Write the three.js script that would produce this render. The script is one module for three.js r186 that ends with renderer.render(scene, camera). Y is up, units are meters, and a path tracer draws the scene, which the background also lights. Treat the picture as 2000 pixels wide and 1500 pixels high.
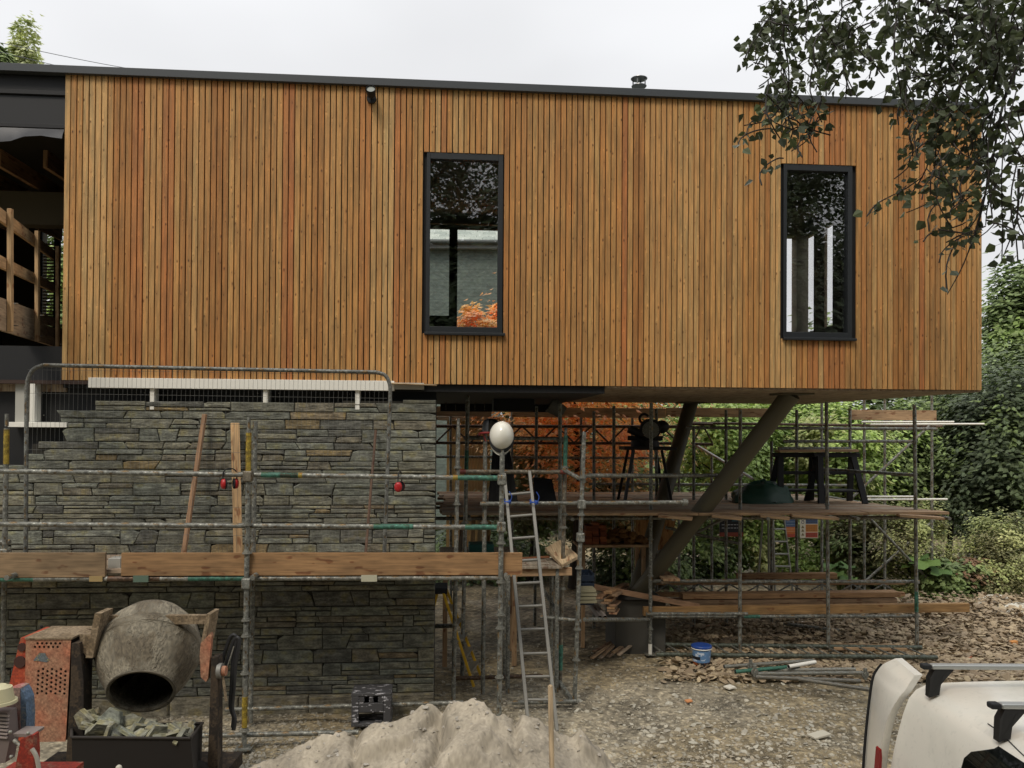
import * as THREE from 'three';
import { RoundedBoxGeometry } from 'three/addons/geometries/RoundedBoxGeometry.js';
import { mergeGeometries } from 'three/addons/utils/BufferGeometryUtils.js';

// ---------- camera, sky, sun, exposure ----------
const scene = new THREE.Scene();
const W = 2000, H = 1500, F = 1600, EYE = 3.0, YAW = 4.57 * Math.PI / 180;
const camera = new THREE.PerspectiveCamera(2 * Math.atan(H / 2 / F) * 180 / Math.PI, W / H, 0.1, 400);
camera.position.set(0, EYE, 8.93);
camera.rotation.order = 'YXZ';
camera.rotation.set(0.6 * Math.PI / 180, -YAW, 0.0067);
camera.setViewOffset(W, H, 0, -73, W, H);          // rising lens
camera.updateMatrixWorld(true); camera.updateProjectionMatrix();
scene.add(camera);
const renderer = new THREE.WebGLRenderer({ antialias: true });
renderer.toneMapping = THREE.LinearToneMapping;
renderer.toneMappingExposure = 1.3;
renderer.shadowMap.enabled = true;

// ---------- seeded random and noise ----------
function rng(s) { return () => { s |= 0; s = s + 0x6D2B79F5 | 0; let t = Math.imul(s ^ s >>> 15, 1 | s); t = t + Math.imul(t ^ t >>> 7, 61 | t) ^ t; return ((t ^ t >>> 14) >>> 0) / 4294967296; }; }
const R0 = rng(7);
const rr = (a, b, r = R0) => a + (b - a) * r();
function h2(x, y, s) { let n = Math.imul(x, 374761393) ^ Math.imul(y, 668265263) ^ Math.imul(s, 974634777); n = Math.imul(n ^ n >>> 13, 1274126177); return ((n ^ n >>> 16) >>> 0) / 4294967296; }
const md = (a, n) => ((a % n) + n) % n;
function pn(x, y, px, py, s) {              // periodic value noise
  const ix = Math.floor(x), iy = Math.floor(y), fx = x - ix, fy = y - iy, u = fx * fx * (3 - 2 * fx), v = fy * fy * (3 - 2 * fy);
  const a = h2(md(ix, px), md(iy, py), s), b = h2(md(ix + 1, px), md(iy, py), s), c = h2(md(ix, px), md(iy + 1, py), s), d = h2(md(ix + 1, px), md(iy + 1, py), s);
  return a + (b - a) * u + (c - a) * v + (a - b - c + d) * u * v;
}
function fbm(x, y, px, py, s, o = 4) { let t = 0, a = 0.5, n = 0; for (let i = 0; i < o; i++) { t += a * pn(x, y, px, py, s + i); n += a; x *= 2; y *= 2; px *= 2; py *= 2; a *= 0.5; } return t / n; }
const BIG = 1 << 20;
const nz = (x, y, s = 1, o = 4) => fbm(x + 500, y + 500, BIG, BIG, s, o);

// ---------- sky: even bright overcast ----------
{
  const w = 512, h = 256, d = new Float32Array(w * h * 4);
  for (let j = 0; j < h; j++) for (let i = 0; i < w; i++) {
    const el = (j + 0.5) / h * Math.PI - Math.PI / 2, s = Math.max(0, Math.sin(el));
    const c = fbm(i / w * 12, j / h * 16, 12, 64, 31, 5) - 0.5;
    const L = (0.62 + 0.85 * s * s * s) * (1 + 0.42 * c);
    const k = (j * w + i) * 4, low = el < 0 ? 0.25 : 1;
    d[k] = L * 0.985 * low; d[k + 1] = L * 0.995 * low; d[k + 2] = L * 1.02 * low; d[k + 3] = 1;
  }
  const t = new THREE.DataTexture(d, w, h, THREE.RGBAFormat, THREE.FloatType);
  t.mapping = THREE.EquirectangularReflectionMapping; t.magFilter = t.minFilter = THREE.LinearFilter; t.wrapS = THREE.RepeatWrapping; t.needsUpdate = true;
  scene.background = t; scene.environment = t;
}
const sun = new THREE.DirectionalLight(0xfff3e2, 1.4);
sun.position.set(-7, 24, 13); sun.target.position.set(1, 2, -2); sun.castShadow = true; sun.shadow.radius = 32;
Object.assign(sun.shadow.camera, { left: -22, right: 22, top: 22, bottom: -22, near: 1, far: 70 }); sun.shadow.mapSize.set(2048, 2048);
scene.add(sun, sun.target);

// ---------- photo pixels to places ----------
function ray(px, py) { return new THREE.Vector3(px / W * 2 - 1, 1 - py / H * 2, 0.5).unproject(camera).sub(camera.position).normalize(); }
const V = (x, y, z) => new THREE.Vector3(x, y, z);
function onZ(px, py, z) { const r = ray(px, py); return camera.position.clone().addScaledVector(r, (z - camera.position.z) / r.z); }
function onY(px, py, y = 0) { const r = ray(px, py); return camera.position.clone().addScaledVector(r, (y - EYE) / r.y); }
const FW = V(Math.sin(YAW), 0, -Math.cos(YAW)), RT = V(Math.cos(YAW), 0, Math.sin(YAW));
function at(px, py, Z) { const r = ray(px, py); return camera.position.clone().addScaledVector(r, Z / r.dot(FW)); }
function onX(px, py, x) { const r = ray(px, py); return camera.position.clone().addScaledVector(r, x / r.x); }
function cam(X, h, Z) { return V(0, h, 8.93).addScaledVector(RT, X).addScaledVector(FW, Z); }

// ---------- objects ----------
const used = {};
function numbered(n) { if (!(n in used)) { used[n] = 0; return n; } used[n]++; return n + '_' + String(used[n]).padStart(3, '0'); }
function thing(name, label, category, p = V(0, 0, 0), group) {
  const g = new THREE.Group(); g.name = numbered(name); g.position.copy(p); g.userData = { label, category };
  if (group) g.userData.group = group; scene.add(g); return g;
}
// parts are modelled in world metres; the mesh is set back by its parents' positions
function part(name, geo, mat, parent, local = false) {
  const m = new THREE.Mesh(geo, mat); m.name = name; m.castShadow = m.receiveShadow = true;
  if (!local) for (let o = parent; o && o !== scene; o = o.parent) m.position.sub(o.position);
  parent.add(m); return m;
}
function single(name, geo, mat, label, category, group) {          // a thing that is one mesh
  geo.computeBoundingBox(); const b = geo.boundingBox, p = V((b.min.x + b.max.x) / 2, b.min.y, (b.min.z + b.max.z) / 2);
  geo.translate(-p.x, -p.y, -p.z);
  const m = part(numbered(name), geo, mat, scene, true); m.position.copy(p); m.userData = { label, category }; if (group) m.userData.group = group; return m;
}
function structure(name, geo, mat) { const m = part(numbered(name), geo, mat, scene); m.userData.kind = 'structure'; return m; }
function stuff(m) { m.userData.kind = 'stuff'; return m; }

// ---------- geometry helpers ----------
function flat(g) { return g.index ? g.toNonIndexed() : g; }
function merge(list) { return mergeGeometries(list.map(g => { g = flat(g); for (const k of Object.keys(g.attributes)) if (!['position', 'normal', 'uv', 'color'].includes(k)) g.deleteAttribute(k); return g; })); }
function triUV(g, s = 1, o = 0) {            // uv in metres by facing
  g = flat(g); const p = g.attributes.position, n = p.count, uv = new Float32Array(n * 2), a = V(), b = V(), c = V();
  for (let i = 0; i < n; i += 3) {
    a.fromBufferAttribute(p, i); b.fromBufferAttribute(p, i + 1); c.fromBufferAttribute(p, i + 2);
    const N = b.clone().sub(a).cross(c.clone().sub(a)), x = Math.abs(N.x), y = Math.abs(N.y), z = Math.abs(N.z);
    [a, b, c].forEach((q, k) => { const [u, v] = z >= x && z >= y ? [q.x, q.y] : x >= y ? [q.z, q.y] : [q.x, q.z]; uv[(i + k) * 2] = u * s + o; uv[(i + k) * 2 + 1] = v * s + o * 0.7; });
  }
  g.setAttribute('uv', new THREE.BufferAttribute(uv, 2)); return g;
}
function poly(list) {                        // list of triangles / quads given as arrays of vectors
  const p = [];
  for (const q of list) for (let i = 1; i < q.length - 1; i++) for (const v of [q[0], q[i], q[i + 1]]) p.push(v.x, v.y, v.z);
  const g = new THREE.BufferGeometry(); g.setAttribute('position', new THREE.Float32BufferAttribute(p, 3)); g.computeVertexNormals(); return triUV(g);
}
const Y1 = V(0, 1, 0);
function basis(a, b, up = Y1) {
  const d = b.clone().sub(a).normalize(); let s = up.clone().cross(d); if (s.length() < 1e-3) s = V(0, 0, 1).cross(d); s.normalize();
  const u = d.clone().cross(s); return new THREE.Matrix4().makeBasis(s, u, d);
}
function tube(a, b, r = 0.0242, seg = 10, open = false) {
  const L = a.distanceTo(b), g = new THREE.CylinderGeometry(r, r, L, seg, 1, open); g.rotateX(Math.PI / 2);
  const uv = g.attributes.uv; for (let i = 0; i < uv.count; i++) uv.setXY(i, uv.getX(i) * 6.28 * r, uv.getY(i) * L);
  g.applyMatrix4(basis(a, b)); g.translate((a.x + b.x) / 2, (a.y + b.y) / 2, (a.z + b.z) / 2); return g;
}
let woodSeed = 0;
function beam(a, b, w, h, up, c = 0.004) {   // a sawn length from a to b: w across, h along up; grain along its length
  const L = a.distanceTo(b), g = flat(new RoundedBoxGeometry(w, h, L, 1, Math.min(c, w / 3, h / 3))); woodSeed += 0.37;
  const p = g.attributes.position, n = g.attributes.normal, uv = g.attributes.uv;
  for (let i = 0; i < p.count; i++) {
    const ax = Math.abs(n.getX(i)), ay = Math.abs(n.getY(i)), az = Math.abs(n.getZ(i));
    const u = az > 0.7 ? p.getX(i) : ax > ay ? p.getY(i) : p.getX(i);
    uv.setXY(i, u + woodSeed, (az > 0.7 ? p.getY(i) : p.getZ(i)) + woodSeed * 1.3);
  }
  g.applyMatrix4(basis(a, b, up)); g.translate((a.x + b.x) / 2, (a.y + b.y) / 2, (a.z + b.z) / 2); return g;
}
function box(x0, x1, y0, y1, z0, z1, c = 0) {
  const w = x1 - x0, h = y1 - y0, d = z1 - z0; let g = c ? new RoundedBoxGeometry(w, h, d, 1, c) : new THREE.BoxGeometry(w, h, d);
  g.translate((x0 + x1) / 2, (y0 + y1) / 2, (z0 + z1) / 2); return triUV(g);
}
function curveTube(pts, r, n = 24, seg = 7) { return new THREE.TubeGeometry(new THREE.CatmullRomCurve3(pts), n, r, seg); }
function taperTube(pts, r0, r1, n = 12, seg = 6) {
  const c = new THREE.CatmullRomCurve3(pts), g = new THREE.TubeGeometry(c, n, 1, seg), p = g.attributes.position, q = V();
  for (let i = 0; i < p.count; i++) { const k = Math.floor(i / (seg + 1)), o = c.getPointAt(k / n), r = r0 + (r1 - r0) * k / n; q.fromBufferAttribute(p, i).sub(o).multiplyScalar(r).add(o); p.setXYZ(i, q.x, q.y, q.z); }
  return g;
}

// ---------- textures and materials ----------
function tex(w, h, fn, srgb = true) {
  const d = new Uint8Array(w * h * 4);
  for (let j = 0; j < h; j++) for (let i = 0; i < w; i++) { const c = fn(i, j), k = (j * w + i) * 4; for (let q = 0; q < 3; q++) d[k + q] = Math.max(0, Math.min(255, (c.length ? c[q] : c) * 255)); d[k + 3] = 255; }
  const t = new THREE.DataTexture(d, w, h); t.wrapS = t.wrapT = THREE.RepeatWrapping; t.magFilter = THREE.LinearFilter; t.minFilter = THREE.LinearMipmapLinearFilter; t.generateMipmaps = true;
  if (srgb) t.colorSpace = THREE.SRGBColorSpace; t.needsUpdate = true; return t;
}
function rep(t, u, v) { const c = t.clone(); c.repeat.set(u, v); c.needsUpdate = true; return c; }
const mix = (a, b, t) => a + (b - a) * t, ss = (a, b, x) => { x = Math.max(0, Math.min(1, (x - a) / (b - a))); return x * x * (3 - 2 * x); };
function M(color, rough = 0.8, o = {}) { return new THREE.MeshStandardMaterial({ color, roughness: rough, ...o }); }
const dbl = { side: THREE.DoubleSide };

// larch: 0.32 m across, 3.4 m long; knots, pale sapwood flecks, faint growth bands
const knots = []; { const r = rng(11); for (let i = 0; i < 60; i++) knots.push([r() * 256, r() * 2048, 1.6 + Math.pow(r(), 2) * 4.6, r()]); }
const larchTex = tex(256, 2048, (i, j) => {
  let wob = 0, kn = 0, halo = 0;
  for (const [x, y, s, q] of knots) {
    let dx = i - x, dy = j - y; if (dx > 128) dx -= 256; if (dx < -128) dx += 256; if (dy > 1024) dy -= 2048; if (dy < -1024) dy += 2048;
    if (Math.abs(dy) > 70 || Math.abs(dx) > 40) continue;
    const e = (dx * dx + dy * dy / 2.2) / (s * s); kn = Math.max(kn, Math.exp(-e * 0.9) * (0.35 + q * 0.65)); halo += Math.exp(-((dx * dx) / 90 + (dy + 10) * (dy + 10) / 260)) * (q > 0.45 ? 0.16 : -0.1); wob += Math.exp(-(dx * dx + dy * dy / 9) / 120) * dx * 0.25;
  }
  const g = fbm((i + wob) / 256 * 64, j / 2048 * 20, 64, 20, 3, 3), b = fbm(i / 256 * 16, j / 2048 * 9, 16, 9, 9, 3), f = pn(i / 256 * 128, j / 2048 * 128, 128, 128, 5);
  const p = fbm(i / 256 * 5, j / 2048 * 12, 5, 12, 21, 3);
  let v = 0.80 + (g - 0.5) * 0.2 + (b - 0.5) * 0.2 + (f - 0.5) * 0.07 + (p - 0.5) * 0.18 + halo * 0.6; v *= 1 - 0.62 * kn;
  return [v, v * (1 - 0.10 * kn - (b - 0.5) * 0.14), v * (0.97 - 0.2 * kn - (b - 0.5) * 0.24)];
});
larchTex.repeat.set(1 / 0.32, 1 / 3.4);
const larchRough = { roughness: 0.72 };
const larchTones = [[0.669, 0.343, 0.11], [0.705, 0.382, 0.132], [0.625, 0.303, 0.091], [0.74, 0.426, 0.164], [0.573, 0.263, 0.076], [0.634, 0.285, 0.086], [0.617, 0.316, 0.103], [0.696, 0.373, 0.132], [0.545, 0.246, 0.07], [0.617, 0.255, 0.079], [0.775, 0.471, 0.194], [0.564, 0.281, 0.092], [0.678, 0.334, 0.103], [0.617, 0.237, 0.073]];
const larchMats = larchTones.map(c => { const m = new THREE.MeshStandardMaterial({ map: larchTex, roughness: 0.72 }); m.color.setRGB(...c); return m; });
// sawn softwood for scaffold boards and battens (uv in metres)
const sawnTex = tex(256, 1024, (i, j) => {
  const g = fbm(i / 256 * 40, j / 1024 * 10, 40, 10, 13, 4), st = fbm(i / 256 * 6, j / 1024 * 8, 6, 8, 17, 4), k = ss(0.66, 0.78, fbm(i / 256 * 10, j / 1024 * 14, 10, 14, 23, 3)) * .6;
  const v = 0.78 + (g - 0.5) * 0.3 + (st - 0.5) * 0.35; return [v * (1 - 0.35 * k), v * (0.97 - 0.5 * k), v * (0.94 - 0.55 * k)];
});
sawnTex.repeat.set(1 / 0.5, 1 / 2.0);
const wood = (r, g, b, o = {}) => { const m = new THREE.MeshStandardMaterial({ map: sawnTex, roughness: 0.85, ...o }); m.color.setRGB(r, g, b); return m; };
// galvanised tube with stains (uv in metres)
const galvTex = tex(256, 512, (i, j) => {
  const n = fbm(i / 256 * 12, j / 512 * 24, 12, 24, 41, 4), s = fbm(i / 256 * 40, j / 512 * 80, 40, 80, 47, 2), r = ss(0.6, 0.75, fbm(i / 256 * 8, j / 512 * 10, 8, 10, 53, 4)), w = ss(0.68, 0.8, fbm(i / 256 * 22, j / 512 * 40, 22, 40, 59, 3));
  let v = 0.62 + (n - 0.5) * 0.5 + (s - 0.5) * 0.2; v += w * 0.25;
  return [v * (1 - 0.1 * r), v * (1 - 0.25 * r), v * (0.97 - 0.42 * r)];
});
galvTex.repeat.set(4, 2);
const galv = (r, g, b, o = {}) => { const m = new THREE.MeshStandardMaterial({ map: galvTex, roughness: 0.55, metalness: 0.35, ...o }); m.color.setRGB(r, g, b); return m; };
const MT = {
  galv: galv(.52, .53, .50), galvDark: galv(.42, .41, .38), galvPale: galv(.68, .68, .64), rusty: galv(.30, .19, .13), bronze: galv(.42, .37, .30),
  green: galv(.10, .36, .27, { metalness: 0, roughness: 0.6 }), yellow: galv(.70, .50, .06, { metalness: 0, roughness: 0.6 }), redPaint: galv(.42, .09, .07, { metalness: 0, roughness: 0.6 }),
  board: wood(.64, .45, .27), boardGrey: wood(.54, .45, .34), boardDark: wood(.46, .32, .20), pale: wood(.82, .57, .31), batten: wood(.52, .33, .20), joist: wood(.56, .35, .18), brownpole: wood(.22, .14, .10),
  ply: wood(.78, .62, .40), plyGrey: wood(.55, .50, .41), guard: wood(.74, .52, .28), guardGrey: wood(.56, .45, .31),
  black: M(0x17181a, 0.8), membrane: M(0x131416, 0.62), dark: M(0x0d0d0d, 0.9), anthracite: M(0x1c2023, 0.5), fascia: M(0x3c4043, 0.45), white: M(0xe6e4da, 0.55), whiteGrey: M(0xa9a8a0, 0.6), alu: M(0x9a9a96, 0.42, { metalness: 0.75 }), aluDull: M(0x7e7d77, 0.6, { metalness: 0.4 }), steel: M(0x8b8c8c, 0.35, { metalness: 0.9 })
};
// ================= HOUSE =================
const XL = -4.03, XR = 6.12, YB = 3.493, YT = 6.71, ZB = -4.6;
const WIN = [[-0.235, 0.60, 4.055, 6.02], [3.77, 4.575, 4.06, 6.025]];
const house = thing('timber_clad_house', 'long upper storey clad in narrow vertical orange larch boards, cantilevered above the scaffolding', 'house', V(1.0, YB, -2.3));
{
  const t = 0.022, bw = 0.0525, P = (XR - XL) / 162, r = rng(5);
  // one board: chamfered front, uv in metres with its own strip of the larch
  function boardGeo(h, u0, v0, flip) {
    const c = 0.003, w = bw / 2, q = [[-w, 0], [-w, t - c], [-w + c, t], [w - c, t], [w, t - c], [w, 0]], pos = [], uv = [];
    const quad = (a, b) => { const L = [[a, 0], [b, 0], [b, h], [a, 0], [b, h], [a, h]]; for (const [e, y] of L) { pos.push(e[0], y, e[1]); uv.push(u0 + e[0] + (e === q[0] ? -0.02 : e === q[5] ? 0.02 : 0), flip ? v0 - y : v0 + y); } };
    for (let i = 0; i < 5; i++) quad(q[i], q[i + 1]);
    for (const y of [0, h]) { const L = y ? [q[1], q[2], q[3], q[1], q[3], q[4], q[0], q[1], q[4], q[0], q[4], q[5]] : [q[1], q[3], q[2], q[1], q[4], q[3], q[0], q[4], q[1], q[0], q[5], q[4]]; for (const e of L) { pos.push(e[0], y, e[1]); uv.push(u0 + e[0], v0 + e[1]); } }
    const g = new THREE.BufferGeometry(); g.setAttribute('position', new THREE.Float32BufferAttribute(pos, 3)); g.setAttribute('uv', new THREE.Float32BufferAttribute(uv, 2)); g.computeVertexNormals(); return g;
  }
  const cache = {};
  const getGeo = (h, k) => cache[h.toFixed(3) + k] ||= boardGeo(h, ((k * 7) % 23) * 0.0139 + 0.026, (k * 0.613) % 3.4, k % 2);
  let last = -1;
  for (let i = 0; i < 162; i++) {
    const x = XL + P * (i + 0.5); let spans = [[YB, YT]];
    for (const [a, b, c, d] of WIN) if (x > a - 0.012 && x < b + 0.012) spans = [[YB, c - 0.012], [d + 0.002, YT]];
    // runs of similar tone, some reddish
    let ti = r() < 0.28 && last >= 0 ? last : Math.floor(r() * larchMats.length); if (ti === 13 && r() < 0.5) ti = 1; last = ti;
    const k = Math.floor(r() * 90);
    for (const [y0, y1] of spans) {
      const m = part('cladding_board', getGeo(y1 - y0, k), larchMats[ti], house, true);
      m.position.set(x - 1.0 + (r() - 0.5) * 0.0016, y0 - YB, 2.3 - t + (r() - 0.5) * 0.003); m.rotation.y = (r() - 0.5) * 0.05;
    }
  }
  // front wall behind the boards with two openings, back wall with glazing, ends, floor, ceiling, roof
  const zf0 = -0.24, zf1 = -0.045;
  const fw = [box(XL, WIN[0][0], YB + .01, YT, zf0, zf1), box(WIN[0][1], WIN[1][0], YB + .01, YT, zf0, zf1), box(WIN[1][1], XR - .01, YB + .01, YT, zf0, zf1)];
  for (const [a, b, c, d] of WIN) fw.push(box(a, b, YB + .01, c, zf0, zf1), box(a, b, d, YT, zf0, zf1));
  part('front_wall', merge(fw), MT.black, house);
  const plaster = M(0x8a8476, 0.9), inner = M(0x7d776b, 0.95);
  // far wall: one wide window seen through the first window; free end: tall glazing between posts
  const bz0 = ZB, bz1 = ZB + 0.22, bx = px => onZ(px, 550, ZB + .1).x, by = py => onZ(905, py, ZB + .1).y;
  const B0 = bx(815), B1 = bx(1010), bs = by(652), bh = by(441);
  const ez = px => onX(px, 550, XR - .045).z, e0 = onX(1583, 648, XR - .045).y, e1 = onX(1583, 461, XR - .045).y, zE = [ZB, ZB + .01, ez(1572), ez(1592), ez(1613), ez(1629)], c0 = onZ(1528, 550, ZB + .1).x, c1 = onZ(1551, 550, ZB + .1).x;
  part('back_wall', merge([box(XL, B0, YB + .01, YT, bz0, bz1), box(B1, c0, YB + .01, YT, bz0, bz1), box(c0, c1, YB + .01, e0, bz0, bz1), box(c0, c1, e1, YT, bz0, bz1), box(c1, XR - .072, YB + .01, YT, bz0, bz1), box(B0, B1, YB + .01, bs, bz0, bz1), box(B0, B1, bh, YT, bz0, bz1)]), plaster, house);
  part('end_wall', merge([box(XR - .07, XR - .02, YB + .01, e0, ZB, -.243), box(XR - .07, XR - .02, e1, YT, ZB, -.243), box(XR - .07, XR - .02, e0, e1, zE[5], -.243)]), plaster, house);
  const eg = part('end_glazing', merge([box(XR - .07, XR - .02, e0, e1, zE[1], zE[2]), box(XR - .07, XR - .02, e0, e1, zE[3], zE[4])]), wood(.30, .24, .18), house);
  part('end_wall', box(XL + .002, XL + 0.2, YB + .012, YT, ZB + .222, -0.243), MT.black, house);
  part('end_cladding', merge([box(XR - 0.018, XR + 0.004, YB, YT, zE[5] + .01, -0.03), box(XR - 0.018, XR + 0.004, YB, e0, ZB, zE[5] + .01), box(XR - 0.018, XR + 0.004, e1, YT, ZB, zE[5] + .01)]), larchMats[4], house);
  part('partition', box(2.0, 2.12, YB + .2, YT - .2, ZB + .222, -0.243), inner, house);
  part('floor', box(XL + .2, XR - .222, YB + .012, YB + .18, ZB + .222, -0.243), wood(.2, .15, .1), house);
  part('ceiling', box(XL + .2, XR - .222, YT - .22, YT - .02, ZB + .222, -0.243), inner, house);
  part('roof', box(-6.9, XR + .02, YT + .002, YT + .07, ZB - .1, -0.03), MT.fascia, house);
  part('fascia', box(-6.95, XR + .035, YT - .004, YT + .078, -0.028, 0.05, .004), MT.fascia, house);
  // windows with deep reveals: dark frame, glass, sill
  const glass = new THREE.MeshPhysicalMaterial({ color: 0xffffff, roughness: 0, transmission: 1, thickness: 0, ior: 2.0, side: THREE.DoubleSide });
  const clearGlass = new THREE.MeshPhysicalMaterial({ color: 0xffffff, roughness: 0, transmission: 1, thickness: 0, ior: 1.4, side: THREE.DoubleSide });
  WIN.forEach(([a, b, c, d]) => {
    const f = part('window', merge([box(a, a + .04, c, d, -.11, -.006, .003), box(b - .052, b, c, d, -.11, -.006, .003), box(a + .04, b - .052, d - .07, d, -.11, -.006, .003), box(a + .04, b - .052, c, c + .066, -.11, -.006, .003)]), MT.anthracite, house);
    part('pane', box(a + .035, b - .047, c + .06, d - .065, -.056, -.050), glass, f);
    part('sill', box(a - .012, b + .03, c - .03, c - .001, -.1, .05, .004), MT.anthracite, f);
  });
  const f1 = part('window', merge([box(B0, B1, bs, bs + .06, ZB + .02, ZB + .1), box(B0, B1, bh - .05, bh, ZB + .02, ZB + .1), box(bx(877), bx(893), bs + .06, bh - .05, ZB + .015, ZB + .2), box(B0, bx(877), bs + .06, by(618), ZB + .015, ZB + .15)]), M(0x3a3a30, .7), house);
  part('pane', box(B0, B1, bs + .06, bh - .05, ZB + .05, ZB + .056), clearGlass, f1);
  part('pane', box(XR - .052, XR - .046, e0, e1, zE[2] - .01, zE[5]), clearGlass, eg);
  // soffit: pale board towards the free end, black unboarded part towards the stone wall
  const zs = -0.03, sy = YB - .02;
  const pale = wood(.46, .38, .28);
  part('soffit', box(1.75, XR, sy - .001, YB - .001, ZB, zs), pale, house);
  part('soffit', box(XL, 1.748, sy - .06, YB - .001, ZB, zs - .02), MT.black, house);
  part('soffit_beam', box(-.1, 1.7, YB - .2, sy - .062, -4.4, -4.2), MT.black, house);
  part('junction_box', box(.62, 1.16, YB - .24, sy - .062, -2.3, -1.9, .004), MT.black, house);
  for (let i = 0; i < 9; i++) part('hanger', tube(V(-.3 + i * .145, YB - .2, -3.4), V(-.3 + i * .145, sy - .06, -3.4), .006, 6), MT.galvDark, house);
  // raking steel legs
  const base = onZ(1240, 1168, -2.4);
  for (const [px, py, z] of [[1546, 768, -0.75], [1350, 786, -4.1]]) { const p = onY(px, py, sy); const q = V(p.x, sy - .002, z === -0.75 ? p.z : z); if (z !== -0.75) { q.x = onZ(1350, 786, z).x; }
    const leg = part('raking_leg', tube(base, q, 0.115, 20), M(0x55503f, 0.6), house); part('cap_plate', box(q.x - .2, q.x + .2, sy - .022, sy - .0015, q.z - .2, q.z + .2), M(0x55503f, 0.6), leg); }
  part('footing', box(base.x - .35, base.x + .35, -.1, base.y + .04, base.z - .35, base.z + .35, .02), M(0x4c4a44, 0.95), house);
  // flue on the roof
  const fp = at(1248, 190, 11.2), fx = fp.x, fz = fp.z;
  const flue = part('flue', new THREE.CylinderGeometry(.052, .052, .62, 20).translate(fx, YT + .38, fz), MT.steel, house);
  const topY = at(1248, 152, 11.2).y;
  for (const [y, rad] of [[topY - .012, .115], [topY - .115, .105]]) part('cowl_disc', new THREE.LatheGeometry([[0, .012], [rad * .5, .010], [rad, 0], [rad * .95, -.008], [0, -.004]].map(q => new THREE.Vector2(...q)), 24).translate(fx, y, fz), MT.steel, flue);
  for (let i = 0; i < 4; i++) { const an = i * 1.571 + .5; part('cowl_strut', box(fx + Math.cos(an) * .085 - .008, fx + Math.cos(an) * .085 + .008, topY - .11, topY - .01, fz + Math.sin(an) * .085 - .004, fz + Math.sin(an) * .085 + .004), MT.steel, flue); }
}
// wall lamp
{
  const p = onZ(726, 191, 0.0), g = thing('wall_lamp', 'small round black wall light high on the larch cladding', 'lamp', V(p.x, p.y, 0));
  part('back_plate', new THREE.CylinderGeometry(.052, .052, .03, 24).rotateX(Math.PI / 2).translate(p.x, p.y - .015, .016), MT.black, g);
  part('arm', tube(V(p.x, p.y - .02, .02), V(p.x, p.y, .09), .014), MT.black, g);
  const head = part('head', new THREE.LatheGeometry([[0, -.06], [.03, -.058], [.047, -.04], [.05, .05], [.045, .05], [.04, -.03], [0, -.03]].map(q => new THREE.Vector2(...q)), 24).rotateX(1.15).translate(p.x + .004, p.y + .012, .12), MT.black, g);
  part('lens', new THREE.CylinderGeometry(.044, .044, .006, 20).rotateX(1.15).translate(p.x + .004, p.y + .012 + .034 * Math.cos(1.15), .12 + .034 * Math.sin(1.15)), M(0x8a8f88, 0.15), head);
}
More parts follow.
